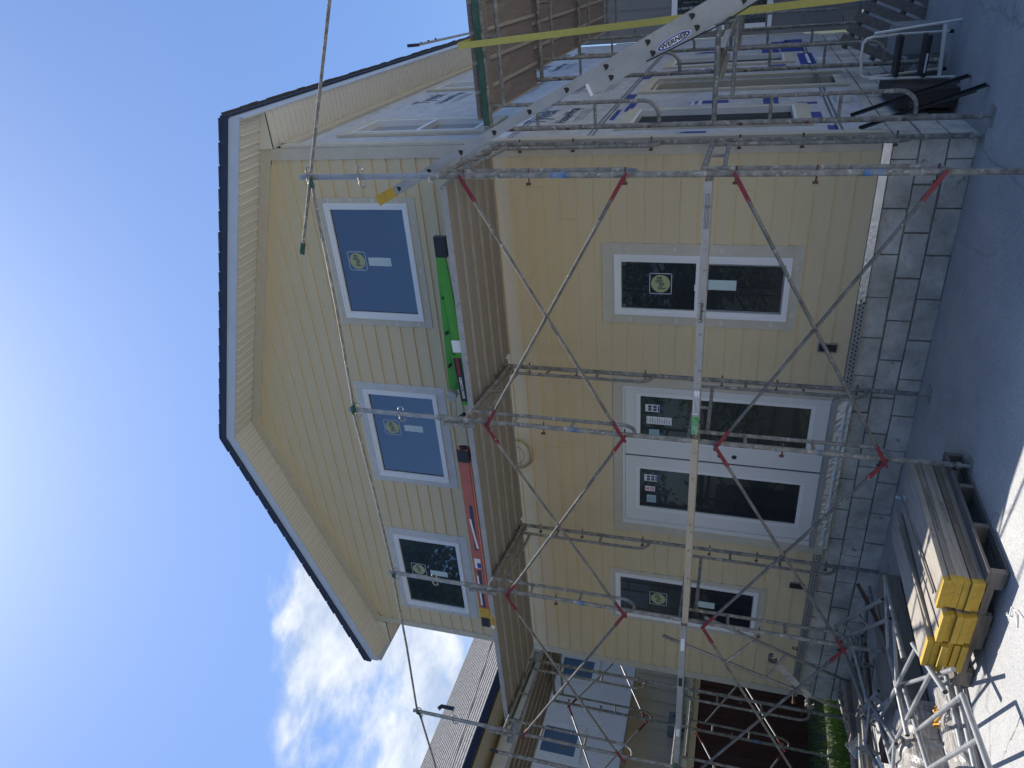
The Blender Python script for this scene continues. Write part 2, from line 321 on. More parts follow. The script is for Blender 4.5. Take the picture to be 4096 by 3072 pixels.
# lap siding, cut round the openings
OPEN=[(-1.77,-.94,1.17,2.98),(-4.49,-2.40,.60,2.905),(-5.99,-5.14,1.12,2.955),(-1.955,-.508,4.885,5.99),(-4.185,-2.722,4.865,6.02),(-6.49,-4.99,4.855,6.015)]
sd=MB(); E=.159; z=.684; k=0
rnd=random.Random(3)
while z<7.55:
    z1=z+E; zt=z1+.012
    segs=[(XL+.10,-.10)]
    for (a,c,za,zb) in OPEN:
        if za<z1 and zb>z+.004:
            ns=[]
            for p,q in segs:
                if c<=p or a>=q: ns.append((p,q)); continue
                if a>p: ns.append((p,a))
                if c<q: ns.append((c,q))
            segs=ns
    joints=sorted([rnd.uniform(XL,0) for _ in range(2)])
    out=[]
    for p,q in segs:
        cuts=[p]+[j for j in joints if p+.3<j<q-.3]+[q]
        for i in range(len(cuts)-1): out.append((cuts[i]+(.001 if i else 0),cuts[i+1]-(.001 if i<len(cuts)-2 else 0)))
    # openings that start inside a course: keep simple full-height notch
    for p,q in out:
        def cl(x,zz):
            lim=(7.60-zz)/SL
            return max(AP-lim,min(AP+lim,x))
        pb,qb,pt,qt=cl(p,z),cl(q,z),cl(p,z1),cl(q,z1)
        if qb-pb<.01: continue
        if qt-pt<.005: pt=qt=(pt+qt)/2
        j=rnd.uniform(-.0008,.0008)
        yb=-.0225+j; yt=-.0075
        sd.add([(pb,yb,z),(qb,yb,z),(qt,yt,z1),(pt,yt,z1),(pb,-.003,z),(qb,-.003,z),(qt,-.003,z1),(pt,-.003,z1)],[(0,1,2,3),(4,5,1,0),(0,3,7,4),(1,5,6,2)],False)
    for (a,c,za,zb) in OPEN:
        for lo_,hi_ in ((z,za),(zb,z1)):
            if z<lo_+1e-9 and hi_<=z1+1e-9 and hi_-lo_>.004 and lo_>=z-1e-9 and hi_-lo_<E-.001 and lo_<z1:
                ya=-.0225+.015*(lo_-z)/E; yb2=-.0225+.015*(hi_-z)/E
                sd.add([(a,ya,lo_),(c,ya,lo_),(c,yb2,hi_),(a,yb2,hi_),(a,-.003,lo_),(c,-.003,lo_)],[(0,1,2,3),(4,5,1,0)],False)
    z=z1; k+=1
obj('lap_siding',sd,'siding',house)
# corner boards
for a,c in ((-.118,0),(XL,XL+.105)):
    cb=MB(); ztop=rz_(a if a>AP else c,7.685)-.02
    cb.box((a,-.028,.69),(c,-.002,ztop-.02))
    cb.cur=1
    for i in range(9):
        zz=1.0+i*.62+rnd.uniform(-.1,.1); s=rnd.uniform(.012,.03)
        n_=9; pts=[((a+c)/2+rnd.uniform(.7,1.2)*s*.7*math.cos(2*math.pi*t/n_),-.0295,zz+rnd.uniform(.7,1.2)*s*math.sin(2*math.pi*t/n_)) for t in range(n_)]
        cb.quad(*pts)
    obj('corner_board',cb,['trim','caulk'],house)
cb=MB(); cb.box((.003,-.028,.69),(.028,.10,6.28)); obj('corner_board',cb,'trim',house)
# frieze boards up the rakes
fb=MB()
for sgn in (1,-1):
    xe=0 if sgn>0 else XL
    P=[(xe,-.034,rz_(xe)-.004),(AP,-.034,7.681),(AP,-.034,7.681-.125),(xe,-.034,rz_(xe)-.129)]
    if sgn<0: P=P[::-1]
    fb.prism([(x,y,zz) for x,y,zz in P],(0,.03,0))
obj('frieze_board',fb,'trim',house)
# roof: soffits, fascia, drip edge, shingles
EX=.36; XR=EX; XLL=-7.31; YF=-.40; YB=8.9
def rp(x,dz): return rz_(x,7.685)+dz
so_=MB()
for (xa,xb) in ((AP,XR),(XLL,AP)):
    so_.prism([(xa,YF+.01,rp(xa,0)),(xb,YF+.01,rp(xb,0)),(xb,YF+.01,rp(xb,.012)),(xa,YF+.01,rp(xa,.012))],(0,-YF,0))
so_.cur=1
nP=33
for i in range(nP*2+1):
    x=XLL+.05+i*(XR-XLL-.1)/(nP*2)
    so_.add([(x-.011,YF+.015,rp(x,-.0005)),(x+.011,YF+.015,rp(x,-.0005)),(x,YF+.015,rp(x,-.014)),(x-.011,-.002,rp(x,-.0005)),(x+.011,-.002,rp(x,-.0005)),(x,-.002,rp(x,-.014))],[(0,2,5,3),(2,1,4,5)],False)
obj('rake_soffit',so_,['perf','soffit'],house)
for side in (1,-1):
    es=MB(); xi=0.003 if side>0 else XL-.003; xo=XR if side>0 else XLL; zs=6.36
    es.box((xi,-.05,zs),(xo,YB,zs+.012))
    es.cur=1
    y=-.02
    while y<YB-.1:
        es.box((xi,y,zs-.010),(xo,y+.014,zs-.0005)); y+=.10
    es.cur=2 
    es.prism([(xi,-.052,zs),(xo,-.052,zs),(xo,-.052,rp(xo,0)-.003),(xi,-.052,rp(xi,0)-.003)],(0,.02,0))
    obj('eave_soffit',es,['perf','soffit','soffit'],house)
    fz=MB(); X0=.003 if side>0 else XL-.03
    fz.box((X0,.11,6.22),(X0+.027,8.38,6.355)); obj('frieze_board',fz,'trim',house)
fa=MB()
for (xa,xb) in ((AP,XR+.012),(XLL-.012,AP)):
    fa.prism([(xa,YF-.012,rp(xa,-.004)),(xb,YF-.012,rp(xb,-.004)),(xb,YF-.012,rp(xb,.118)),(xa,YF-.012,rp(xa,.118))],(0,.02,0))
for xe in (XR,XLL-.02):
    fa.box((xe,YF+.009,6.35),(xe+.02,YB,6.53))
obj('fascia',fa,'fascia',house)
rf=MB()
for (xa,xb) in ((AP,XR+.045),(XLL-.045,AP)):
    rf.prism([(xa,YF-.03,rp(xa,.120)),(xb,YF-.03,rp(xb,.120)),(xb,YF-.03,rp(xb,.200)),(xa,YF-.03,rp(xa,.200))],(0,YB+.4,0))
# ragged shingle tabs along the rake and eave
rf.cur=1
for sgn,(xa,xb) in ((1,(AP,XR+.04)),(-1,(AP,XLL-.04))):
    n=17
    for i in range(n):
        u,v=i/n,(i+1)/n-.004; x0=xa+(xb-xa)*u; x1=xa+(xb-xa)*v; o=rnd.uniform(0,.008); h=.205+rnd.uniform(0,.003)
        P=[(x0,YF-.036-o,rp(x0,.196)),(x1,YF-.036-o,rp(x1,.200)),(x1,YF-.036-o,rp(x1,h+.009)),(x0,YF-.036-o,rp(x0,h))]
        rf.prism(P if x1>x0 else P[::-1],(0,YB+.4,0))
n=60
for i in range(n):
    y0=YF+(YB-YF)*i/n; o=rnd.uniform(0,.012)
    rf.box((XR+.044,y0,rp(XR+.05,.19)),(XR+.062+o,y0+(YB-YF)/n-.005,rp(XR+.05,.204)))
rfo=obj('roof',rf,['drip','shingle'],house)
# foundation blocks
fd=MB(); fd.box((XL,.028,-.1),(0-.03,8.36,.70)); fd.cur=0
fd.cur=1
for row in range(-1,4):
    z0=.105+.203*(row-1)+.0; 
    z0=.682-.075-.203*(3-row)+.0
    z1=z0+.203
    for wall in (0,1):
        Ltot=6.9 if wall==0 else 8.38; off=(0 if row%2 else .203); t=-off
        while t<Ltot:
            a=max(0,t+.006); c=min(Ltot,t+.400)
            if c-a>.05:
                o=rnd.uniform(0,.007); h0=z0+rnd.uniform(.003,.012); h1=z1-rnd.uniform(.003,.009)
                if wall==0:
                    x0,x1=-c,-a; fd.box((x0,.012-o,h0),(x1,.027,h1))
                else: fd.box((-.028,a+.02 if a<.02 else a,h0),(-.012+o,c,h1))
            t+=.406+rnd.uniform(-.006,.006)
fd.box((XL+.01,.012,.607+.003),(-.015,.027,.655)); fd.box((-.028,.02,.61),(-.013,8.36,.655))
obj('block_foundation',fd,['mortar','block'],house,bev=.005)
# metal strip and perforated strip at the siding foot, crumpled foil under the doors
fs_=MB(); fs_.box((-1.47,-.03,.655),(-.02,-.004,.679)); fs_.box((-1.47,-.012,.61),(-.02,-.003,.654))
obj('foil_strip',fs_,'foil',house)
for (x0,x1,za,zb) in ((-2.40,-1.47,.60,.668),(XL+.02,-4.5,.60,.672)):
    x=x0; pf=MB()
    while x<x1:
        for q,zz in ((0,za+.012),(.022,za+.04)):
            pf.box((x+q,-.0225,zz),(x+q+.02,-.0215,zz+.014))
        x+=.044
    obj('strip_openings',pf,'gasket',house)

for x0,x1 in ((-2.42,-1.47),(XL,-4.49)):
    ps=MB(); ps.box((x0,-.021,.598),(x1,-.006,.676)); obj('perforated_strip',ps,'strip',house)
fo=MB(); nx=60; nz_=5
for i in range(nx+1):
    for j in range(nz_+1):
        fo.v.append(Vector((-2.42-1.98*i/nx,-.022-.005*rnd.random()-(.005 if j==2 else 0),.565+.125*j/nz_)))
for i in range(nx):
    for j in range(nz_):
        a=i*(nz_+1)+j; fo.f.append([a,a+1,a+nz_+2,a+nz_+1]); fo.mi.append(0); fo.sm.append(False)
obj('foil_flashing',fo,'foil',house)
# ---------------------------------------------------------------- windows of the gable wall
def ring(mb,x0,x1,z0,z1,wd,ya,yb):
    mb.box((x0,ya,z1-wd),(x1,yb,z1)); mb.box((x0,ya,z0),(x1,yb,z0+wd)); mb.box((x0,ya,z0+wd),(x0+wd,yb,z1-wd)); mb.box((x1-wd,ya,z0+wd),(x1,yb,z1-wd))
def label_pella(par,cx,cz,s):
    o=MB(); y=-.0102; t=.008
    h=s/2
    for a in ((cx-h,cz+h-t,cx+h,cz+h),(cx-h,cz-h,cx+h,cz-h+t),(cx-h,cz-h,cx-h+t,cz+h),(cx+h-t,cz-h,cx+h,cz+h)): o.box((a[0],y-.001,a[1]),(a[2],y,a[3]))
    o.cur=1; o.prism([(cx+.42*s*math.cos(t_*math.pi/20),y-.0012,cz+.42*s*math.sin(t_*math.pi/20)) for t_ in range(40)],(0,.001,0))
    l=obj('label',o,['line','pellay'],par)
    text('label_lettering','Pella',s*.45,(cx,y-.002,cz),(1,0,.42),(-.12,0,1),'ink',par,shear=.3,squash=.78,bold=.0008)
def window(cas,fr,gl,meet=None,cm='trim',pella=None,strip=None,head=True,screen=False):
    (cx0,cx1,cz0,cz1),(fx0,fx1,fz0,fz1),(gx0,gx1,gz0,gz1)=cas,fr,gl
    fm=MB(); ring(fm,fx0,fx1,fz0,fz1,.022,-.042,-.004); wx=max(.012,min(gx0-fx0,fx1-gx1)-.022)
    ring(fm,fx0+.022,fx1-.022,fz0+.022,fz1-.022,(gx0-fx0)*.45,-.034,-.004)
    fm.box((fx0+.022,-.028,fz0+.022),(gx0,-.004,fz1-.022)); fm.box((gx1,-.028,fz0+.022),(fx1-.022,-.004,fz1-.022))
    fm.box((gx0,-.028,fz0+.022),(gx1,-.004,gz0)); fm.box((gx0,-.028,gz1),(gx1,-.004,fz1-.022))
    if meet: fm.box((gx0,-.026,meet-.018),(gx1,-.0095,meet+.018)); fm.box(((gx0+gx1)/2-.03,-.032,meet+.018),((gx0+gx1)/2+.03,-.02,meet+.026))
    wd=obj('window',fm,'vinyl',house)
    g=MB(); g.box((gx0,-.009,gz0),(gx1,-.004,gz1)); obj('glass',g,'glasslo' if meet else 'glass',wd)
    e=MB(); ring(e,gx0-.001,gx1+.001,gz0-.001,gz1+.001,.007,-.0115,-.0095)
    if screen:
        for z_ in (gz0,meet+.02):
            pass
        ring(e,gx0+.006,gx1-.006,gz0+.006,meet-.02,.012,-.015,-.0116)
        for (a,bb) in ((gx0+.01,gz1-.04),(gx1-.04,gz1-.04),(gx1-.04,gz0+.012)):
            ring(e,a,a+.03,bb,bb+.028,.004,-.0125,-.0116)
    obj('gasket',e,'gasket' if not screen else 'greyb',wd)
    c=MB(); c.box((cx0,-.028,fz1),(cx1,-.002,cz1)); c.box((cx0,-.026,cz0),(cx1,-.002,fz0))
    c.box((cx0,-.027,fz0+.001),(fx0,-.002,fz1-.001)); c.box((fx1,-.027,fz0+.001),(cx1,-.002,fz1-.001))
    c.cur=1
    def blob(x,z_,s):
        n_=11; ph=rnd.random()*6; c.quad(*[(x+s*1.2*(1+.25*math.sin(3*t_+ph))*math.cos(2*math.pi*t_/n_),-.0292,z_+s*.8*(1+.25*math.cos(2*t_+ph))*math.sin(2*math.pi*t_/n_)) for t_ in range(n_)])
    if cm=='trim':
        for zz in [fz0+(fz1-fz0)*q for q in (.08,.36,.62,.9)]:
            if rnd.random()<.8: blob((cx0+fx0)/2,zz,rnd.uniform(.012,.026))
            if rnd.random()<.8: blob((cx1+fx1)/2,zz+.04,rnd.uniform(.012,.026))
        for xx in [fx0+(fx1-fx0)*q for q in (.1,.45,.85)]: blob(xx,(cz0+fz0)/2,rnd.uniform(.012,.024))
    obj('casing',c,[cm,'caulk'],wd)
    if head:
        h=MB(); h.box((cx0-.005,-.036,cz1+.0005),(cx1+.005,-.006,cz1+.006)); obj('head_flashing',h,'flash',wd)
    if pella: label_pella(wd,*pella)
    if strip:
        s=MB(); s.box((strip[0],-.0112,strip[2]),(strip[1],-.0102,strip[3])); obj('label',s,'sticky',wd)
    return wd
UZ=(4.885,5.99)
window((-1.955,-.508,4.885,5.99),(-1.872,-.562,4.972,5.925),(-1.797,-.63,5.035,5.866),pella=(-1.20,5.665,.215),strip=(-1.25,-1.155,5.265,5.53))
window((-4.185,-2.722,4.865,6.02),(-4.10,-2.815,4.972,5.925),(-4.026,-2.883,5.035,5.866),cm='trimw',pella=(-3.35,5.635,.215),strip=(-3.385,-3.295,5.225,5.47))
window((-6.49,-4.99,4.855,6.015),(-6.415,-5.098,4.972,5.925),(-6.341,-5.172,5.035,5.866),cm='trimw',pella=(-5.715,5.65,.215),strip=(-5.785,-5.695,5.225,5.48))
window((-1.77,-.94,1.17,2.98),(-1.675,-1.048,1.262,2.876),(-1.613,-1.124,1.308,2.809),meet=2.085,pella=(-1.345,2.43,.215),strip=(-1.39,-1.29,1.73,1.985),screen=True)
window((-5.99,-5.14,1.12,2.955),(-5.925,-5.20,1.205,2.90),(-5.866,-5.264,1.244,2.842),meet=2.06,pella=(-5.57,2.37,.215),strip=(-5.60,-5.50,1.69,1.92),screen=True)
# ---------------------------------------------------------------- double door
dm=MB(); ring_=dm
dm.box((-2.40,-.028,.60),(-2.50,-.002,2.905)); dm.box((-4.365,-.028,.60),(-4.49,-.002,2.905)); dm.box((-4.364,-.0275,2.80),(-2.501,-.002,2.904))
dd=obj('double_door',dm,'trim',house)
j=MB(); j.box((-2.50,-.04,.70),(-2.53,-.004,2.80)); j.box((-4.31,-.04,.70),(-4.365,-.004,2.80)); j.box((-4.31,-.0395,2.775),(-2.53,-.004,2.8)); obj('jamb',j,'doorw',dd)
j=MB(); j.box((-4.37,-.075,.70),(-2.46,-.004,.742)); j.box((-4.36,-.06,.742),(-2.5,-.03,.752)); obj('threshold',j,'alu',dd)
for x0,x1,g0,g1 in ((-3.375,-2.533,-3.13,-2.612),(-4.305,-3.395,-4.105,-3.56)):
    p=MB(); p.box((x0,-.030,.755),(x1,-.004,.926)); p.box((x0,-.030,2.61),(x1,-.004,2.772)); p.box((x0,-.0299,.926),(g0,-.004,2.61)); p.box((g1,-.0299,.926),(x1,-.004,2.61))
    lf=obj('door_leaf',p,'doorw',dd)
    q=MB(); ring(q,g0-.042,g1+.042,.884,2.652,.014,-.0375,-.0302); ring(q,g0-.028,g1+.028,.898,2.638,.027,-.0345,-.0302); obj('glazing_bead',q,'vinyl',lf)
    q=MB(); q.box((g0,-.012,.926),(g1,-.0042,2.61)); obj('glass',q,'glasslo',lf)
q=MB(); q.box((-3.394,-.02,.755),(-3.376,-.005,2.772)); obj('door_gap',q,'gasket',dd)
q=MB(); q.box((-3.44,-.036,.752),(-3.392,-.0305,2.77)); obj('astragal',q,'doorw',dd)
for zc in (1.76,1.615):
    q=MB(); q.prism([(-3.287+.027*math.cos(t_*.314),-.0315,zc+.027*math.sin(t_*.314)) for t_ in range(20)],(0,.001,0)); obj('lock_bore',q,'gasket',dd)
# notices on the door glass
def notice(x0,x1,z0,z1,mtl,kind):
    s=MB(); s.box((x0,-.0132,z0),(x1,-.0122,z1)); s.cur=1
    W=x1-x0;Hh=z1-z0
    if kind=='pic':
        for i in range(2):
            for k_ in range(2): s.box((x0+W*(.12+.42*i),-.0137,z0+Hh*(.55-.35*k_)),(x0+W*(.46+.42*i),-.0133,z0+Hh*(.80-.35*k_)))
        s.cur=2; s.box((x0+W*.1,-.0137,z0+Hh*.02),(x0+W*.9,-.0133,z0+Hh*.12))
    elif kind=='red':
        s.cur=3
        s.quad((x0+W*.2,-.0137,z0+Hh*.62),(x0+W*.5,-.0137,z0+Hh*.95),(x0+W*.8,-.0137,z0+Hh*.62))
        for i in range(4): s.box((x0+W*.1,-.0137,z0+Hh*(.1+.12*i)),(x0+W*.9,-.0133,z0+Hh*(.16+.12*i)))
    else:
        for i in range(9): s.box((x0+W*.1,-.0137,z0+Hh*(.08+.095*i)),(x0+W*(.85-.2*(i%3==0)),-.0133,z0+Hh*(.10+.095*i)))
    obj('notice',s,[mtl,'ink','blue','lred'],dd)
notice(-2.81,-2.72,2.41,2.56,'paper','pic'); notice(-2.965,-2.87,2.28,2.545,'paper','txt'); notice(-3.125,-3.035,2.41,2.515,'lblue','txt')
notice(-3.74,-3.65,2.42,2.56,'paper','pic'); notice(-3.88,-3.81,2.44,2.55,'paper','red'); notice(-4.04,-3.935,2.425,2.53,'lblue','txt')
# small wall boxes, cable coil
q=MB(); ring(q,-1.977,-1.884,.779,.949,.008,-.034,-.016); q.cur=1; q.box((-1.968,-.024,.788),(-1.892,-.0165,.94)); obj('outlet_box',q,['greyb','gasket'],house)
q=MB(); ring(q,-5.054,-4.964,.72,.886,.006,-.03,-.016); q.cur=1; q.box((-5.047,-.024,.726),(-4.97,-.0165,.88)); obj('outlet_box',q,['greyb','gasket'],house)
q=MB()
for zz in (.705,.74): q.tube([(-6.02,-.02,zz),(-6.02,-.05,zz),(-6.03,-.055,zz-.02)],.007,6)
q.tube([(-5.83,-.02,1.02),(-5.83,-.04,1.02),(-5.835,-.045,.97)],.006,6); obj('wire_stub',q,'black',house)
for nm,mm_,rr_,cx,cz in (('cable_coil','cable',.145,-3.53,4.0),):
    q=MB()
    for k in range(6):
        r_=.17+.008*math.sin(k*2.1)+.05*(k==6); q.cur=k%2; ox=rnd.uniform(-.015,.015); oz=rnd.uniform(-.02,.02)
        if k>4: r_=.11; oz+=.03
        q.tube([(-3.53+ox+r_*1.12*math.cos(t_*math.pi/16),-.035-.006*k+.004*math.sin(t_),4.03+oz+r_*math.sin(t_*math.pi/16)) for t_ in range(33)],.0032,6,cap=False)
    tag(obj('cable_coil',q,['cable','cableg']),'loops of yellow and grey cable hanging on the beige wall under the scaffold deck','cable')
# ---------------------------------------------------------------- side wall in house wrap
def wall_cells(mb,ys,zs,holes,x):
    ys=sorted(set(ys)); zs=sorted(set(zs))
    for i in range(len(ys)-1):
        for j in range(len(zs)-1):
            yc=(ys[i]+ys[i+1])/2; zc=(zs[j]+zs[j+1])/2
            if any(h[0]<yc<h[1] and h[2]<zc<h[3] for h in holes): continue
            mb.quad((x,ys[i],zs[j]),(x,ys[i+1],zs[j]),(x,ys[i+1],zs[j+1]),(x,ys[i],zs[j+1]))
HB=[(.54,1.29,1.315,2.815),(2.57,3.45,.70,2.87),(4.66,5.46,1.31,2.81),(.54,1.18,4.36,5.77),(3.50,4.05,4.6,5.95)]
wb=MB(); wall_cells(wb,[.10,8.38]+[v for h in HB for v in h[:2]],[.70,6.23]+[v for h in HB for v in h[2:]],HB,0)
for (a,c,za,zb) in HB:
    for P in (((0,a,za),(0,a,zb),(-.13,a,zb),(-.13,a,za)),((0,c,za),(0,c,zb),(-.13,c,zb),(-.13,c,za)),((0,a,zb),(0,c,zb),(-.13,c,zb),(-.13,a,zb)),((0,a,za),(0,c,za),(-.13,c,za),(-.13,a,za))): wb.quad(*P)
obj('house_wrap',wb,'wrap',house)
for i,(a,c,za,zb) in enumerate(HB):
    door=i==1
    f=MB(); cw=.10
    f.box((.002,a-cw,za-(0 if door else .12)),(.03,a,zb+.12)); f.box((.002,c,za-(0 if door else .12)),(.03,c+cw,zb+.12)); f.box((.002,a,zb),(.029,c,zb+.12))
    if not door: f.box((.002,a,za-.12),(.029,c,za))
    wd=obj('side_door' if door else 'window',f,'trim',house)
    f=MB(); ya=a; yb=c
    dx0,dx1=(-.10,-.02) if door else (-.045,.034)
    f.box((dx0,ya,za),(dx1,ya+.03,zb)); f.box((dx0,yb-.03,za),(dx1,yb,zb)); f.box((dx0,ya+.03,zb-.03),(dx1,yb-.03,zb)); f.box((dx0,ya+.03,za),(dx1,yb-.03,za+.03))
    if i>=3: f.box((dx0+.01,ya+.03,za+.66),(dx1-.01,yb-.03,za+.70))
    obj('frame',f,'vinyl' if not door else 'trim',wd)
    f=MB(); gx=-.11 if door else -.03; f.box((gx-.01,a+.03,za+.03),(gx,c-.03,zb-.03)); obj('door_leaf' if door else 'glass',f,('screen' if i<3 else 'glass') if not door else 'brush',wd)
# printed marks on the wrap (upper band) and tape-like strips
def wtext(s,size,y,z,m='ink',sl=0):
    text('wrap_print',s,size,(.0025,y,z),(0,1,sl),(0,0,1),m,house,ex=.0003)
for (y,z) in ((1.26,3.84),(2.78,5.76),(3.05,3.84),(4.85,3.84),(3.0,4.9),(5.35,4.9),(6.6,3.84),(6.8,4.9)):
    text('wrap_print','Tyvek',.30,(.0025,y,z),(0,1,0),(0,0,1),'ink',house,ex=.0003,bold=.005); text('wrap_print','HomeWrap',.17,(.0025,y+.04,z-.27),(0,1,0),(0,0,1),'ink',house,ex=.0003,bold=.003)
    for i in range(3):
        pr=MB(); pr.box((.0018,y-.3+.04*i,z-.40-.035*i),(.0024,y+.3+.05*i,z-.393-.035*i)); obj('wrap_print',pr,'ink',house)
pr=MB()
def arrow(y,z,s):
    pr.quad((.002,y-s*.6,z),(.002,y,z+s*.9),(.002,y+s*.6,z)); pr.quad((.002,y-s*.5,z),(.002,y+s*.5,z),(.002,y+s*.5,z-s*1.6),(.002,y-s*.5,z-s*1.6))
for (y,z,s) in ((.26,2.25,.1),(1.80,2.22,.17),(4.3,2.6,.22),(6.3,2.45,.2),(1.75,1.0,.0)): 
    if s: pr=MB(); arrow(y,z,s); obj('wrap_print',pr,'blue',house)
for (y0,y1,z0,z1) in ((.15,.42,1.0,1.08),(.77,1.06,1.09,1.18),(1.49,1.60,1.09,1.27),(6.9,7.5,.97,1.25),(5.87,6.48,1.0,1.33),(1.5,1.95,1.45,1.6),(1.4,1.9,2.92,3.0),(.95,1.5,3.03,3.08),(4.05,4.5,1.3,1.5),(4.4,5.6,.92,1.12),(5.7,6.4,1.35,1.6),(6.6,7.3,1.2,1.45),(2.2,2.5,3.0,3.1),(3.7,4.4,3.0,3.12)):
    pr=MB(); pr.box((.0018,y0,z0),(.0022,y1,z1)); obj('wrap_print',pr,'blue',house)
pr=MB()
for (y0,y1,z0,z1) in ((4.5,5.5,.98,1.02),(1.6,1.9,2.22,2.26),(1.6,1.9,2.3,2.33),(1.55,1.85,1.5,1.53),(5.8,6.2,1.45,1.5),(4.15,4.45,2.35,2.4)): pr=MB(); pr.box((.0024,y0,z0),(.0028,y1,z1)); obj('wrap_print',pr,'paper',house)
for z0 in (.96,3.10,3.88):
    y=.12; pr=MB()
    while y<6.5:
        pr.box((.0018,y,z0),(.0022,y+.03,z0+.022)); pr.box((.0018,y+.02,z0+.04),(.0022,y+.05,z0+.062)); y+=.055
    obj('wrap_print',pr,'ink',house)
q=MB(); q.box((.003,8.2,.9),(.02,8.38,4.2)); obj('foil_strip',q,'foil',house)
q=MB(); q.box((.003,1.51,.79),(.06,1.81,.92)); obj('utility_box',q,'white',house); q=MB(); q.box((.003,4.41,.79),(.05,4.63,.92)); obj('utility_box',q,'white',house)
# ---------------------------------------------------------------- scaffold frames
FW=1.5
def arc(c,a,b,r,n=6):
    c,a,b=map(Vector,(c,a,b)); return [c+a*(r*math.cos(math.pi/2*i/n))+b*(r*math.sin(math.pi/2*i/n)) for i in range(n+1)]
def make_frame(lower,label,m='galvd',group=None):
    t=thing('walk_through_scaffold',label,'scaffold frame',group=group)
    for x,s in ((0,1),(FW,-1)):
        q=MB(); q.tube([(x,0,0 if not lower else -.03),(x,0,1.93)],.0215,12)
        q.tube([(x,0,1.925),(x,0,1.965)],.0235,12)
        obj('leg',q,m,t)
        q=MB(); xr=x+s*.20
        q.tube([(xr,0,1.9)]+[(xr,0,.62)]+arc((xr-s*.14,0,.56),(s,0,0),(0,0,-1),.14)+[(x,0,.42)],.0165,10); obj('ladder_rail',q,m,t)
        for z in (1.47,.96):
            q=MB(); q.tube([(x,0,z),(xr,0,z)],.0135,8); obj('rung',q,m,t)
        for z in (1.688,1.19,.494):
            q=MB(); q.tube([(x,0,z),(x,-.055,z)],.007,6); q.box((x-.008,-.07,z-.014),(x+.008,-.052,z+.02)); q.tube([(x,0,z),(x,.05,z)],.007,6); obj('brace_stud',q,'rust',t)
        if lower:
            q=MB(); q.tube([(x,0,-.10),(x,0,.02)],.017,10); q.box((x-.075,-.075,-.1025),(x+.075,.075,-.095)); q.tube([(x,0,-.04),(x,0,-.01)],.03,8); obj('base_plate',q,'galv',t)
    q=MB(); q.tube([(0,0,1.905),(FW,0,1.905)],.0215,12); obj('header',q,m,t)
    q=MB(); q.tube([(.20,0,1.77),(FW-.20,0,1.77)],.0165,10); q.tube([(FW/2,0,1.77),(FW/2,0,1.9)],.0135,8); obj('lower_header',q,m,t)
    return t
LOW=make_frame(True,'x'); UP=make_frame(False,'x')
used={'L':False,'U':False}
def place(which,inner,outer,z,label,group,gal=None):
    src=LOW if which=='L' else UP
    o=src if not used[which] else copy_tree(src)
    used[which]=True
    dx,dy=outer[0]-inner[0],outer[1]-inner[1]
    o.location=(inner[0],inner[1],z); o.rotation_euler=(0,0,math.atan2(dy,dx)); o.scale=(math.hypot(dx,dy)/FW,1,1)
    o['label']=label; o['group']=group; return o
PO=[(.101,-1.572),(-2.023,-1.640),(-4.095,-1.623),(-6.295,-1.715)]
PI=[(-.005,-.075),(-2.203,-.306),(-4.336,-.351),(-6.535,-.501)]
GA='scaffold frames in front of the beige gable wall'
nm=['beside the ladder at the house corner','just right of the white double door','between double door and narrow left window','at the left end of the beige wall']
FR=[]
for i in range(4):
    f1=place('L',PI[i],PO[i],.105,'spattered lower scaffold frame '+nm[i],GA)
    f2=place('U',PI[i],PO[i],2.035,'spattered upper scaffold frame '+nm[i],GA)
    FR.append((f1,f2))
for fi,wh,z0,z1 in ((0,1,2.94,3.06),(0,0,.90,.945),(0,0,.965,1.02),(1,1,2.93,2.96),(1,1,2.985,3.01),(2,1,2.94,3.0),(1,0,1.02,1.035)):
    f=FR[fi][wh]; q=MB(); q.tube([(FW,0,z0-f.location.z),(FW,0,z1-f.location.z)],.0222,12); obj('blue_band',q,'bluep',f,local=True)
BI=[(.163,-.20),(.318,1.68),(.320,3.72),(.331,5.90)]
GB='scaffold frames along the house wrap wall'
nb=['nearest the camera on the house wrap side','second along the house wrap wall','third along the house wrap wall','farthest along the house wrap wall']
for i in range(4):
    bi=BI[i]
    place('L',(bi[0],bi[1]),(bi[0]+1.5,bi[1]-.03),.105,'grey lower scaffold frame '+nb[i],GB)
    place('U',(bi[0],bi[1]),(bi[0]+1.5,bi[1]-.03),2.035,'grey upper scaffold frame '+nb[i],GB)
DI=[(-7.12,-1.75),(-7.10,.35),(-7.10,2.45)]
GD='scaffold frames down the left side of the house'
nd=['nearest the camera beside the house','midway along the dark fence','farthest back beside the white neighbouring wall']
for i in range(3):
    d=DI[i]
    place('L',(d[0],d[1]),(d[0]-1.4,d[1]),.105,'lower scaffold frame '+nd[i],GD)
    place('U',(d[0],d[1]),(d[0]-1.4,d[1]),2.035,'upper scaffold frame '+nd[i]+', under the side deck',GD)
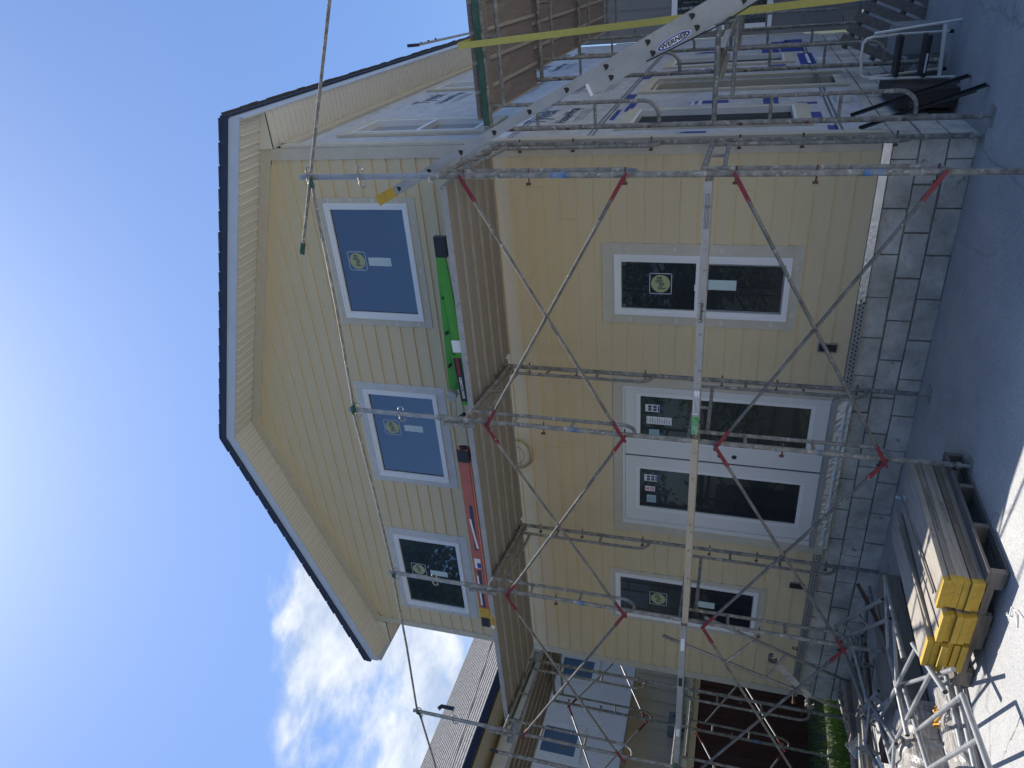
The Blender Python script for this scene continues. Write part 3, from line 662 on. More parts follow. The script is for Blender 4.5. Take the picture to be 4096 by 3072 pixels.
# ---------------------------------------------------------------- cross braces
def brace(p0,p1,z0,z1,label,group,off=(0,-.05,0),mt='brace'):
    off=Vector(off)
    a,b=Vector((*p0,0))+off,Vector((*p1,0))+off
    c=(a+b)/2; t=thing('cross_brace',label,'scaffold brace',(c.x,c.y,(z0+z1)/2),group=group)
    for (za,zb,o2) in ((z0,z1,0),(z1,z0,-.022)):
        A=Vector((a.x,a.y+o2*abs(off.y)/.05 if off.y else a.y,za)); B=Vector((b.x,b.y+o2,zb))
        A=a+Vector((0,0,za))+off.normalized()*abs(o2); B=b+Vector((0,0,zb))+off.normalized()*abs(o2)
        d=(B-A).normalized(); q=MB(); q.tube([A+d*.17,B-d*.17],.0135,8); obj('brace_tube',q,mt,t)
        for e,s in ((A,1),(B,-1)):
            q=MB(); w1=.017; n_=off.normalized(); sd=d.cross(n_).normalized()
            pts=[e-d*s*.03,e+d*s*.02,e+d*s*.10,e+d*s*.19]; ws=[.009,.0145,.0145,.0135]
            vs=[];fs=[]
            for p,wd_ in zip(pts,ws):
                th=.004 if p is not pts[-1] else .013
                vs+= [p+sd*wd_+n_*th,p-sd*wd_+n_*th,p-sd*wd_-n_*th,p+sd*wd_-n_*th]
            for i in range(3):
                for k in range(4): fs.append((i*4+k,i*4+(k+1)%4,i*4+4+(k+1)%4,i*4+4+k))
            fs+=[(0,1,2,3),(15,14,13,12)]
            q.add(vs,fs,False); obj('brace_end',q,'red',t)
    q=MB(); C=Vector((c.x,c.y,(z0+z1)/2)); n_=off.normalized(); q.tube([C-n_*.02,C+n_*.045],.011,8); obj('pivot_bolt',q,'rust',t)
    return t
ng=['right bay','middle bay','left bay']
for i in range(3):
    brace(PO[i],PO[i+1],2.529,3.723,'upper crossed brace with red ends, %s of front scaffold'%ng[i],'cross braces on the front scaffold')
    brace(PO[i],PO[i+1],.573,1.793,'lower crossed brace with red ends, %s of front scaffold'%ng[i],'cross braces on the front scaffold')
for i in range(2):
    for z0,z1,n1 in ((2.529,3.723,'upper'),(.573,1.793,'lower')):
        A,B=(DI[i][0]-1.4,DI[i][1]),(DI[i+1][0]-1.4,DI[i+1][1])
        brace(A,B,z0,z1,'%s crossed brace of the side scaffold, %s, fence behind it'%(n1,('nearer bay','farther bay')[i]),'cross braces on the side scaffold',off=(-.05,0,0),mt='galvn')
# ---------------------------------------------------------------- decks
def plank(p,q,wdt,z,label,group,side='edgep',under='plyu',name='scaffold_plank',th=.05):
    p,q=Vector((*p,z)),Vector((*q,z)); d=(q-p).normalized(); sd=Vector((0,0,1)).cross(d)
    c=(p+q)/2; t=thing(name,label,'scaffold plank',tuple(c),group=group)
    hl=(q-p).length/2; m=MB(); m.obox(c+Vector((0,0,th*.5+.008)),d*(hl-.002),sd*(wdt/2-.014),Vector((0,0,th*.5-.008)))
    obj('board',m,under,t)
    for s in (1,-1):
        m=MB(); m.obox(c+sd*s*(wdt/2-.007)+Vector((0,0,th/2)),d*hl,sd*.0068,Vector((0,0,th/2)))
        obj('side_rail',m,side,t)
    return t
DZ=3.972
bays=[('right bay',(-.02,PO[1][0]-.10),-1.37,'aluw'),('middle bay',(PO[1][0]-.12,PO[2][0]-.20),-1.46,'alu'),('left bay',(PO[2][0]-.22,PO[3][0]-.25),-1.50,'alu')]
posn=['outermost','second from outside','third from outside','fourth from outside','innermost, next to the wall']
for bn,(xa,xb),y0,sm in bays:
    n=5; wd_=.232
    for k in range(n):
        y=y0+.03+wd_*(k+.5)+.006*k; j=rnd.uniform(-.02,.02)
        plank((xa+j,y),(xb+j,y+rnd.uniform(-.004,.004)),wd_,DZ+rnd.uniform(0,.003),'high front deck plank, %s, %s'%(bn,posn[k]),'planks of the high front deck',side=sm if k==0 else 'edgep')
dn=['nearest','middle','farthest']
for i in range(3):
    n=6; wd_=.232
    for k in range(n):
        x=BI[i][0]+.10+wd_*(k+.5)
        yb=BI[i+1][1]-.02
        plank((x,BI[i][1]-.10),(x,yb),wd_,DZ+rnd.uniform(0,.004),'brown plank of the wrapped side deck, %s bay, %s'%(dn[i],['innermost','second from the wall','third from the wall','fourth from the wall','fifth from the wall','outermost'][k]),'planks of the house wrap side deck',under='plyr')
for i in range(2):
    for k in range(5):
        x=DI[i][0]-.08-.235*(k+.5)
        plank((x,DI[i][1]-.2),(x,DI[i+1][1]-.22),.232,DZ+.02,'weathered plank of the left side deck, %s bay, %s'%(('near','far')[i],posn[4-k].replace('innermost, next to the wall','nearest the house')),'planks of the left side deck',under='plyr')
# toe-high header boards seen under the deck ends
for i in (1,2,3):
    a=Vector((PI[i][0]-.045,PI[i][1]+.02,3.93)); b_=Vector((PO[i][0]-.045,PO[i][1]+.12,3.93)); q=MB(); q.bar(a,b_,.045,.05)
    tag(obj('deck_cleat',q,'woodg' if i!=3 else 'green'),'short bearer strip under the high deck, %s'%('right of the double door','between door and left window','at the left end of the wall')[i-1],'bearer','deck bearers')
q=MB(); q.bar((.22,-.33,3.935),(1.66,-.36,3.935),.02,.05); tag(obj('deck_cleat',q,'green'),'green painted bearer under the end of the wrapped side deck','bearer')
q=MB(); q.bar((.40,-.20,3.92),(1.5,-.23,3.92),.02,.06); tag(obj('deck_cleat',q,'woodg'),'short grey timber bearer behind the green one at the deck end','bearer')
# lower level single planks with print and spray paint
def lowplank(p,q,z,mt,label):
    t=thing('walk_plank',label,'scaffold plank',((p[0]+q[0])/2,(p[1]+q[1])/2,z),group='single planks at the lower level')
    P,Q=Vector((*p,z)),Vector((*q,z)); d=(Q-P).normalized(); sd=Vector((0,0,1)).cross(d); c=(P+Q)/2; hl=(Q-P).length/2
    m=MB(); m.obox(c+sd*.12+Vector((0,0,.045)),d*(hl-.01),sd*.105,Vector((0,0,.006))); obj('board',m,'plyu',t)
    for s_ in (0,.235):
        m=MB(); m.obox(c+sd*s_+Vector((0,0,.0275)),d*hl,sd*.003,Vector((0,0,.0275))); m.obox(c+sd*(s_+(.012 if s_==0 else -.012))+Vector((0,0,.003)),d*hl,sd*.012,Vector((0,0,.003)))
        obj('side_rail',m,mt,t)
    return t,P,Q
t,P_,Q_=lowplank((-1.97,-1.625),(.06,-1.60),1.942,'aluw','scuffed white aluminium plank at mid height with printed word and green end')
text('plank_print','Universal',.042,(-.90,-1.6165,1.969),(1,.0123,0),(0,0,1),'black',t,ex=.0003,bold=.0006)
q=MB(); q.box((-1.04,-1.6145,1.952),(-.76,-1.6135,1.988)); 
q=MB(); q.box((-1.965,-1.6292,1.943),(-1.80,-1.6282,1.996)); obj('green_end',q,'green2' if 'green2' in M else 'green',t)
q=MB(); q.box((-1.78,-1.6275,1.948),(-1.56,-1.6262,1.990)); q.cur=1
for i in range(4): q.box((-1.77,-1.6280,1.952+.009*i),(-1.62+.02*(i%2),-1.6276,1.956+.009*i))
obj('label',q,['paper','ink'],t)
q=MB(); q.box((-.28,-1.6075,1.948),(.0,-1.6062,1.990)); q.cur=1
for i in range(4): q.box((-.27,-1.6080,1.952+.009*i),(-.02,-1.6076,1.955+.009*i))
obj('label',q,['aluw','ink'],t)
t,P_,Q_=lowplank((-4.10,-1.66),(-1.99,-1.665),1.935,'cream' if 'cream' in M else 'aluw','speckled cream painted plank at mid height, middle bay')
t,P_,Q_=lowplank((-6.30,-1.75),(-4.12,-1.68),1.945,'alu','grey aluminium plank at mid height in the left bay, small stickers')
q=MB(); q.box((-6.29,-1.757,1.946),(-6.16,-1.7535,1.999)); obj('green_end',q,'green',t)
for x0,x1,mt in ((-5.72,-5.60,'paper'),(-4.95,-4.83,'black'),(-4.45,-4.28,'paper')):
    yy=-1.75+(x0+6.30)/2.18*.07; q=MB(); q.box((x0,yy-.0045,1.955),(x1,yy-.003+.001,1.99)); obj('label',q,mt,t)
for (p,q_,lb) in (((.15,.10),(.15,1.75),'near'),((.30,1.8),(.30,3.8),'middle')):
    t,P_,Q_=lowplank((p[0]+.55,p[1]),(q_[0]+.55,q_[1]),1.96,'aluw','aluminium plank at mid height on the house wrap side, %s bay'%lb)
# ---------------------------------------------------------------- guard posts and rails
def hook(q,p,d,s=1,r=.0065):
    p=Vector(p); d=Vector(d)
    q.tube([p+Vector((0,0,.0)),p+d*.03*s+Vector((0,0,.012)),p+d*.055*s+Vector((0,0,.0)),p+d*.06*s+Vector((0,0,-.025)),p+d*.04*s+Vector((0,0,-.045)),p+d*.022*s+Vector((0,0,-.035))],r,6)
gp=['above the ladder, new and shiny','in front of the middle upper window','in front of the left upper window','against the white cloud']
GPZ=[5.10,5.09,5.07,5.096]
for i in range(4):
    x,y=PO[i]; t=thing('guard_post','grey steel guard post standing %s'%gp[i],'guard post',(x,y,3.9),group='guard posts on the front deck')
    q=MB(); q.tube([(x,y,3.98),(x,y,GPZ[i])],.0215 if i else .023,12); obj('post_tube',q,'galvn' if i==0 else 'galv',t)
    q=MB(); q.tube([(x,y,3.955),(x,y,4.20)],.0265,12)
    if i: q.tube([(x-.05,y-.012,3.84),(x-.05,y-.012,4.15)],.021,10); q.box((x-.05,y-.02,3.95),(x,y-.004,4.0))
    obj('sleeve',q,'galvd' if i else 'galvn',t)
    for z in (GPZ[i]-.07,GPZ[i]-.52):
        q=MB(); hook(q,(x+.02,y-.005,z),(1,0,0)); hook(q,(x-.02,y-.005,z),(-1,0,0)); q.tube([(x-.02,y-.025,z),(x+.02,y-.025,z)],.006,6); obj('hook',q,'galvn',t)
    q=MB(); q.tube([(x+.028,y-.028,3.99),(x-.028,y-.028,3.99),(x-.04,y-.03,3.95)],.005,6); obj('pin',q,'galvn',t)
rl=[((.10,-1.615,4.985),(-2.02,-1.67,5.02)),((-1.98,-1.675,5.035),(-4.13,-1.655,4.995)),((-4.05,-1.66,5.0),(-6.30,-1.745,5.03)),((-6.30,-1.745,5.00),(-8.2,-1.70,4.95))]
rn=['from the ladder to the middle post','from the middle post to the left window','from the left window post towards the cloud','leaving the frame at the cloud']
for (a,b_),n_ in zip(rl,rn):
    c=(Vector(a)+Vector(b_))/2; t=thing('guard_rail','thin steel guard rail running %s'%n_,'guard rail',tuple(c),group='guard rails')
    d=(Vector(b_)-Vector(a)).normalized(); q=MB(); mid=c+Vector((0,0,-.012)); q.tube([Vector(a)+d*.07,mid,Vector(b_)-d*.07],.0125,8); obj('rail_tube',q,'galvd',t)
    for e,s in ((Vector(a),1),(Vector(b_),-1)):
        q=MB(); q.obox(e+d*s*.035,d*.045,Vector((0,.004,0)),Vector((0,0,.015))); obj('flat_end',q,'green',t)
A=Vector((1.85,-1.60,4.345)); B=Vector((-.507,-1.60,5.226)); d=(B-A).normalized()
t=thing('brace_rod','long steel rod hooked over the right guard post against the blue sky','steel rod',tuple((A+B)/2))
q=MB(); q.tube([A,B-d*.08],.0135,8); obj('rod_tube',q,'galvd',t)
q=MB(); q.obox(B-d*.03,d*.055,Vector((0,.004,0)),d.cross(Vector((0,1,0))).normalized()*.02); q.tube([B-d*.01+Vector((0,-.008,0)),B-d*.01+Vector((0,.008,0))],.008,6); obj('flat_end',q,'green',t)
x,y=1.60,-1.58; t=thing('guard_post','guard post hook just entering the picture at its edge, far right of the deck','guard post',(x,y,3.9))
q=MB(); q.tube([(x,y,3.0),(x,y,4.55)],.0215,10); obj('post_tube',q,'galv',t); q=MB(); hook(q,(x-.02,y,4.50),(-1,0,0)); hook(q,(x-.02,y,4.28),(-1,0,0)); obj('hook',q,'galvn',t)
# stub post at the far left scaffold
x,y=-6.78,-1.70; t=thing('coupling_post','dark coupling post with a pin end rising beside the left deck','guard post',(x,y,2.1))
q=MB(); q.tube([(x,y,2.2),(x,y,4.06)],.0235,12); obj('post_tube',q,'galvd',t); q=MB(); q.tube([(x,y,4.0),(x,y,4.17)],.018,10); obj('pin',q,'black',t)
q=MB(); q.tube([(-8.4,1.9,3.2),(-8.4,1.9,5.35)],.02,8); hook(q,(-8.4,1.88,5.3),(0,-1,0)); hook(q,(-8.4,1.92,5.3),(0,1,0)); tag(obj('guard_post',q,'edgep'),'tan guard post standing up in front of the brown shingle roof','guard post')
q=MB(); q.tube([(-8.4,-1.9,5.05),(-8.4,1.9,5.25),(-8.4,4.5,5.3)],.011,8); tag(obj('guard_rail',q,'edgep'),'thin tan rail crossing in front of the brown shingle roof','guard rail')
# ---------------------------------------------------------------- extension ladder
w_=Vector((-.0307,.99953,0)); d_=Vector((-.43927,-.01349,.89825)); n_=Vector((-.89783,-.02758,-.43948))
X0=Vector((.19032,-1.45,3.88359))
def at_z(z): return X0+d_*((z-X0.z)/d_.z)
tip=at_z(5.02)
lad=thing('extension_ladder','long aluminium extension ladder with yellow tip, leaning on the front scaffold','ladder',tuple(at_z(0)))
def dring(q,c,r,yside):
    # raised D shaped collar with a dark hollow
    pts=[]; 
    for k in range(17):
        a=-math.pi/2+math.pi*k/16; pts.append(c+d_*(r*.75-r*1.65*math.cos(a))+n_*(r*.95*math.sin(a)))
    pts=pts+[pts[0]]
    return pts
def rail(q,p,qq,depth,side):
    c=(p+qq)/2; hl=(qq-p).length/2
    q.obox(c,d_*hl,w_*.0015,n_*(depth/2))
    for s in (1,-1): q.obox(c+n_*s*(depth/2-.0015)+w_*(.013*side),d_*hl,w_*.0135,n_*.002)
def section(name,z0,z1,off,depth,lab=None):
    for yo,side,nm_ in ((0,1,'near'),(.42,-1,'far')):
        q=MB(); p=at_z(z0)+n_*off+w_*yo; qq=at_z(z1)+n_*off+w_*yo; rail(q,p,qq,depth,side); obj('side_rail',q,'alu',lad)
    z=4.318
    while z>z1-.10: z-=.2738
    while z>z0+.1:
        c=at_z(z)+n_*off
        q=MB(); q.tube([c+w_*.001,c+w_*.42],.015,8); obj('rung',q,'alu',lad)
        q=MB(); pts=dring(q,c-w_*.002,.024,0); q.tube(pts,.0036,6,cap=False)
        q.cur=1; pp=dring(q,c-w_*.0022,.0225,0)[:-1]; q.quad(*pp[::-1]); obj('rung_end',q,['aluw','gasket'],lad)
        z-=.2738
section('fly',1.25,4.45,0,.070)
section('base',0.02,2.82,.075,.080)
for yo in (0,.42):
    q=MB(); q.obox(at_z(4.442)+w_*(yo+.006),d_*.085,w_*.018,n_*.040); obj('tip_cover',q,'yel',lad)
q=MB()
for yo in (0,.42): q.obox(at_z(2.825)+n_*.075+w_*(yo+.005),d_*.010,w_*.016,n_*.041); q.obox(at_z(.02)+n_*.072+w_*yo,d_*.05,w_*.03,n_*.05)
obj('end_cap',q,'white',lad)
lc=at_z(2.27)+n_*.075-w_*.0035
q=MB(); A1,B1=.118,.031
q.quad(*[lc+d_*(A1*math.cos(k*.157))+n_*(B1*math.sin(k*.157)) for k in range(40)][::-1]); q.cur=1
q.quad(*[lc-w_*.0006+d_*((A1-.006)*math.cos(k*.157))+n_*((B1-.003)*math.sin(k*.157)) for k in range(40)][::-1]); q.cur=0
q.quad(*[lc-w_*.0012+d_*((A1-.022)*math.cos(k*.157))+n_*((B1-.011)*math.sin(k*.157)) for k in range(40)][::-1])
obj('label',q,['paper','blue'],lad)
text('label_lettering','WERNER',.036,lc-w_*.002,-d_,-n_,'black',lad,ex=.0004,bold=.0012,shear=.15,squash=1.25)
q=MB(); q.tube([at_z(2.45)+n_*.10-w_*.02,at_z(2.0)+n_*.13-w_*.03,at_z(1.5)+n_*.10-w_*.04],.005,6); tag(obj('rope',q,'black'),'thin black rope hanging beside the aluminium ladder','rope')
# yellow strap from the deck to the ground
q=MB(); P0=Vector((.90,-.70,3.99)); P1=Vector((.99,-.70,2.27)); P2=Vector((1.04,-.70,1.18)); P3=Vector((1.10,-.70,.3))
pts=[P0+Vector((0,.45,.03)),P0,P1,P2,P3]
q=MB()
sdv=Vector((.999,0,.05)).normalized()
def strip(q,pts,wd,th,side):
    for i in range(len(pts)-1):
        a,b_=pts[i],pts[i+1]; q.add([a-side*wd/2,a+side*wd/2,b_+side*wd/2,b_-side*wd/2,a-side*wd/2+Vector((0,th,0)),a+side*wd/2+Vector((0,th,0)),b_+side*wd/2+Vector((0,th,0)),b_-side*wd/2+Vector((0,th,0))],[(0,3,2,1),(4,5,6,7),(0,1,5,4),(2,3,7,6),(1,2,6,5),(3,0,4,7)],False)
strip(q,pts,.048,.003,Vector((1,0,.05)).normalized())
tag(obj('ratchet_strap',q,'strap'),'long yellow webbing strap hanging from the right deck towards the ground','strap')
# second ladder end lying over the eave of the wrapped wall
q=MB(); q.bar((.50,4.75,6.74),(.40,9.0,6.80),.03,.09); q.cur=1; q.bar((.515,4.55,6.735),(.50,4.80,6.74),.045,.10)
for y in (5.0,5.31,5.62): q.tube([(.475,y,6.745),(.520,y,6.745)],.018,8)
tag(obj('ladder_end',q,['alu','black']),'end of an aluminium ladder with a black foot lying on the roof edge','ladder')
# ---------------------------------------------------------------- ladders lying on the high deck
DT=4.03
gl=thing('folding_ladder','bright green folding ladder with a black foot, lying on the high deck','ladder',(-1.3,-1.22,DT))
q=MB(); q.bar((-.62,-1.20,4.155),(-2.02,-1.14,4.235),.03,.085); obj('side_rail',q,'pgreen',gl)
q=MB(); q.bar((-.64,-1.22,4.150),(-1.62,-1.24,4.075),.028,.085); q.bar((-1.6,-1.24,4.11),(-2.12,-1.24,4.075),.028,.10); obj('side_rail',q,'pgreen',gl)
q=MB(); q.bar((-.49,-1.21,4.140),(-.67,-1.21,4.140),.05,.10); obj('rubber_foot',q,'black',gl)
q=MB(); q.bar((-1.44,-1.257,4.10),(-1.56,-1.257,4.095),.004,.085); obj('label',q,'paper',gl)
q=MB(); q.bar((-1.62,-1.2565,4.110),(-2.08,-1.2565,4.085),.003,.075); obj('label',q,'black',gl)
text('label_lettering','KING KOMBO',.036,(-1.93,-1.2595,4.095),(1,0,.055),(0,0,1),'white',gl,ex=.0003,bold=.0008)
text('label_lettering','INNOVATION',.030,(-1.70,-1.2595,4.108),(1,0,.055),(0,0,1),'lred',gl,ex=.0003,bold=.0008)
q=MB()
for x,z in ((-1.05,4.18),(-1.40,4.20),(-1.74,4.22)):
    q.tube([(x,-1.217-.004,z),(x,-1.17,z)],.014,10)
obj('rung_end',q,['gasket'],gl)
q=MB(); q.tube([(-2.06,-1.16,4.235),(-2.06,-1.22,4.235)],.05,14); q.bar((-2.08,-1.20,4.21),(-2.30,-1.22,4.215),.014,.014); obj('hinge',q,'galvn',gl)
q=MB(); q.bar((-2.27,-1.20,4.13),(-2.36,-1.20,4.24),.05,.05); obj('rubber_foot',q,'black',gl)
rd=thing('fibreglass_ladder','faded red fibreglass ladder with yellow and black end lying on the high deck','ladder',(-3.8,-1.27,DT))
q=MB(); q.bar((-2.72,-1.27,4.175),(-4.92,-1.27,4.175),.03,.105); obj('side_rail',q,'pred',rd)
q=MB(); q.bar((-2.72,-1.235,4.09),(-4.92,-1.235,4.09),.05,.045); obj('side_rail',q,'pred',rd)
q=MB(); q.bar((-2.62,-1.26,4.165),(-2.76,-1.26,4.165),.09,.12); obj('rubber_foot',q,'black',rd)
q=MB()
for r_ in (.045,.03,.015): q.tube([(-2.613,-1.26+r_*.8*math.cos(a*.393),4.165+r_*math.sin(a*.393)) for a in range(17)],.004,5,cap=False)
q.cur=1; q.box((-2.6205,-1.30,4.11),(-2.6185,-1.22,4.22)); obj('foot_tread',q,['black','pred'],rd)
q=MB(); q.bar((-4.80,-1.27,4.175),(-4.95,-1.27,4.175),.036,.112); obj('tip_cover',q,'yel',rd)
q=MB(); q.bar((-4.95,-1.27,4.175),(-5.09,-1.27,4.18),.045,.095); obj('rubber_foot',q,'black',rd)
q=MB(); q.bar((-3.32,-1.2865,4.165),(-3.93,-1.2865,4.165),.003,.035); q.cur=1; q.bar((-3.5,-1.2868,4.19),(-3.9,-1.2868,4.15),.003,.02); obj('label',q,['ink','paper'],rd)
q=MB(); q.bar((-4.05,-1.2868,4.175),(-4.19,-1.2868,4.175),.003,.07); q.cur=1; q.bar((-4.11,-1.2890,4.16),(-4.18,-1.2890,4.16),.003,.04); obj('label',q,['paper','blue'],rd)
q=MB(); q.bar((-4.22,-1.2868,4.17),(-4.78,-1.2868,4.17),.003,.04); q.cur=1; q.bar((-4.3,-1.2869,4.195),(-4.75,-1.2869,4.19),.003,.018); obj('label',q,['ink','paper'],rd)
yl=MB(); yl.box((-4.86,-1.506,3.975),(-4.66,-1.5015,4.02)); yl.cur=1; yl.box((-4.84,-1.5075,3.98),(-4.79,-1.5065,4.015)); yl.cur=2; yl.box((-4.78,-1.5075,3.98),(-4.68,-1.5065,3.984))
tag(obj('warning_label',yl,['yel','paper','lred']),'small yellow warning label on the edge of the left high deck','label')
# ---------------------------------------------------------------- pallet with yellow ended planks
pal=thing('pallet','weathered wooden pallet lying on the concrete under the yellow ended planks','pallet',(-2.6,-2.1,0))
px0,px1,py0,py1=-3.10,-2.05,-2.72,-1.43
for y in (py0,-2.29,-1.86,py1-.04):
    q=MB(); 
    # notched stringer
    for a,c in ((px0,px0+.14),(px0+.37,px0+.68),(px1-.14,px1)): q.box((a,y,.020),(c,y+.04,.108))
    q.box((px0+.14,y+.0005,.062),(px0+.37,y+.0395,.1075)); q.box((px0+.68,y+.0005,.062),(px1-.14,y+.0395,.1075))
    obj('stringer',q,'woodx',pal,bev=.003)
for i in range(7):
    x=px0+(px1-px0-.10)*i/6; q=MB(); q.box((x,py0-.005,.1085),(x+.10,py1+.005,.127)); obj('deck_board',q,'woodd',pal,bev=.003)
for x in (px0,(px0+px1)/2-.05,px1-.10):
    q=MB(); q.box((x,py0+.01,.004),(x+.10,py1-.01,.0195)); obj('bottom_board',q,'woodd',pal)
cols=[(-2.13,6),(-2.385,5),(-2.64,6)]
ordn=['bottom','second','third','fourth','fifth','top']
coln=['in the stack column by the sunlit concrete','in the middle column of the stack','in the stack column by the loose frames']
for ci,(xr,n) in enumerate(cols):
    z=.128
    for k in range(n):
        y0=-2.74-rnd.uniform(-.02,.03)-(.05 if ci==1 else .03*ci); y1=-1.47+rnd.uniform(-.03,.03)
        dx=rnd.uniform(-.010,.010) if k<n-1 else 0; skew=rnd.uniform(-.008,.008)
        x1=xr+dx; x0=x1-.235; t=.0375
        lvl=ordn[k] if k<n-1 else 'top'
        pk=thing('scaffold_board','yellow ended board, %s %s'%(lvl,coln[ci]),'board',((x0+x1)/2,(y0+y1)/2,z),group='yellow ended boards stacked on the pallet')
        q=MB(); q.add([(x0,y0+.03,z),(x1,y0+.03,z),(x1+skew,y1,z),(x0+skew,y1,z),(x0,y0+.03,z+t),(x1,y0+.03,z+t),(x1+skew,y1,z+t),(x0+skew,y1,z+t)],[(0,3,2,1),(4,5,6,7),(0,1,5,4),(1,2,6,5),(2,3,7,6),(3,0,4,7)],False)
        obj('timber',q,['woodg','woodb','woode','woodg','woodb'][(k*2+ci)%5] if k<n-1 else 'woodb',pk,bev=.003)
        q=MB(); q.box((x0-.0005,y0,z-.0003),(x1+.0005,y0+.045,z+t+.0004)); obj('yellow_end',q,'yel',pk,bev=.002)
        if ci==0 and k>=1:
            s={5:'OSHA  STRESS  SCAFFOLD PLANK  SEER  OSHA  STRESS  SCAFFOLD PLANK',4:'SCAFFOLD  OSHA  STRESS  HD2  SCAFFOLD PLANK  OSHA',3:'STANDARDS  OSHA  OSHA  SYP  MSR  SCAFFOLD PLANK  MEETS OSHA  SINGLES  SELF',2:'SCAFFOLD PLK  SEER  OSHA',1:'OSHA  SCAFFOLD PLANK  OSHA'}[k]
            text('board_stamp',s,.019,(x1+.0012,(y0+y1)/2+.05,z+.019),(0,1,0),(0,0,1),'rust',pk,ex=.0002,squash=.92)
        z+=t+rnd.uniform(.001,.004)
for (xa,ya,xb,yb) in ((-2.30,-2.70,-2.42,-1.55),(-2.52,-2.78,-2.62,-1.7)):
    q=MB(); zz=.128+.039*6+.012; q.bar((xa,ya,zz+.006),(xb,yb,zz+.006),.022,.010)
    tag(obj('lath',q,'woodg'),'thin grey lath lying on top of the yellow ended boards, %s one'%('right hand' if xa>-2.4 else 'left hand'),'lath')
# water bottle
bt=thing('water_bottle','clear plastic water bottle with a blue label standing behind the stacked boards','bottle',(-3.02,-.78,0))
q=MB(); q.tube([(-3.02,-.78,.004),(-3.02,-.78,.01),(-3.02,-.78,.15),(-3.02,-.78,.185),(-3.02,-.78,.195)],[.028,.033,.033,.014,.013],14); obj('bottle_body',q,'wbot',bt)
q=MB(); q.tube([(-3.02,-.78,.07),(-3.02,-.78,.125)],.0336,14); obj('label',q,'blue',bt)
q=MB(); q.tube([(-3.02,-.78,.195),(-3.02,-.78,.212)],.015,12); obj('cap',q,'white',bt)
# white twine scraps on the sunlit concrete
q=MB(); q.tube([(-2.27,-2.84,.008),(-2.22,-2.90,.02),(-2.18,-2.86,.008),(-2.14,-2.95,.012),(-2.20,-3.0,.008),(-2.13,-2.93,.02),(-2.10,-3.02,.008)],.004,5)
tag(obj('twine',q,'white'),'scrap of white twine on the sunlit concrete beside the pallet','twine')
# ---------------------------------------------------------------- timbers, wrapped bundles and loose scaffold parts
def rough(q,p,r,wd,h): q.bar(p,r,wd,h)
q=MB(); q.bar((-6.50,-3.6,.055),(-6.56,.6,.055),.19,.10); tag(obj('timber_kerb',q,'kerbw',bev=.01),'weathered timber kerb in sun along the edge of the grass','timber')
q=MB(); q.bar((-6.10,-3.4,.05),(-6.05,-.1,.05),.24,.09); tag(obj('timber_beam',q,'woodg',bev=.006),'grey timber lying on the slab beside the kerb, under the base plates','timber',group='timbers on the slab')
for i,(x,z,h,y0,y1) in enumerate(((-4.05,.10,.17,-3.6,-.75),(-4.33,.10,.17,-3.5,-.85),(-4.60,.09,.15,-3.3,-1.2))):
    q=MB(); q.bar((x,y0,z),(x-.05,y1,z),.24,h); tag(obj('timber_beam',q,'woodg',bev=.006),'long grey timber under the loose scaffold frames, %s of three'%('nearest the pallet','middle','nearest the grass')[i],'timber',group='timbers on the slab')
def wrapm(x,y0,y1,wd,h,z0,seed,n=26,m_=12):
    rn=random.Random(seed); q=MB()
    for i in range(n+1):
        y=y0+(y1-y0)*i/n
        for j in range(m_+1):
            a=math.pi*j/m_; rr_=1+rn.uniform(-.06,.06); q.v.append(Vector((x+wd/2*math.cos(a)*rr_*1.05,y+rn.uniform(-.01,.01),z0+h*max(0,math.sin(a))**.5*rr_)))
    for i in range(n):
        for j in range(m_):
            a=i*(m_+1)+j; q.f.append([a,a+1,a+m_+2,a+m_+1]); q.mi.append(0); q.sm.append(False)
    return q
tag(obj('wrapped_bundle',wrapm(-4.22,-3.6,-2.25,.62,.25,.01,5),'plastic'),'long bundle loosely wrapped in white plastic film beside the loose frames','wrapped bundle')
tb=thing('tube_bundle','bundle of galvanised tubes in clear film lying beside the pallet','tube bundle',(-3.45,-2.9,0))
for i in range(5):
    q=MB(); x=-3.55+.055*i; zz=.04+.035*(i%2); q.tube([(x,-3.6,zz),(x+.18,-2.25-.04*i,zz+.02)],.021,10); q.cur=1; q.tube([(x+.18,-2.251-.04*i,zz+.02),(x+.18,-2.249-.04*i,zz+.02)],.017,10); obj('tube',q,['galvn','gasket'],tb)
obj('film',wrapm(-3.42,-3.5,-2.45,.30,.12,.005,9,n=22),'plastic',tb)
q=MB(); rn=random.Random(2)
for i in range(7):
    a=rn.uniform(0,6.28); q.tube([(-3.40,-2.78,.15),(-3.40+.05*math.cos(a),-2.78+.05*math.sin(a),.19),(-3.40+.07*math.cos(a+.6),-2.78+.08*math.sin(a+.6),.165)],.008,5)
tag(obj('orange_knot',q,'yplast'),'crumpled orange plastic tie on the wrapped tube bundle','plastic tie')
def loose_frame(label,A,B,C,D,rungs,r=.0185,mt='galvn',hooks=0):
    # rails A-B and C-D with rungs at given fractions
    A,B,C,D=map(Vector,(A,B,C,D)); t=thing('scaffold_ladder',label,'scaffold frame',tuple((A+B+C+D)/4),group='loose galvanised frames in the pile')
    for a,b_ in ((A,B),(C,D)):
        q=MB(); q.tube([a,b_],r,12); d=(b_-a).normalized(); q.cur=1; q.tube([b_-d*.0,b_+d*.001],r*.8,10); obj('rail',q,[mt,'gasket'],t)
    for f in rungs:
        f0,f1=f if isinstance(f,tuple) else (f,f)
        q=MB(); q.tube([A.lerp(B,f0),C.lerp(D,f1)],r*.8,10); obj('rung',q,mt,t)
    return t
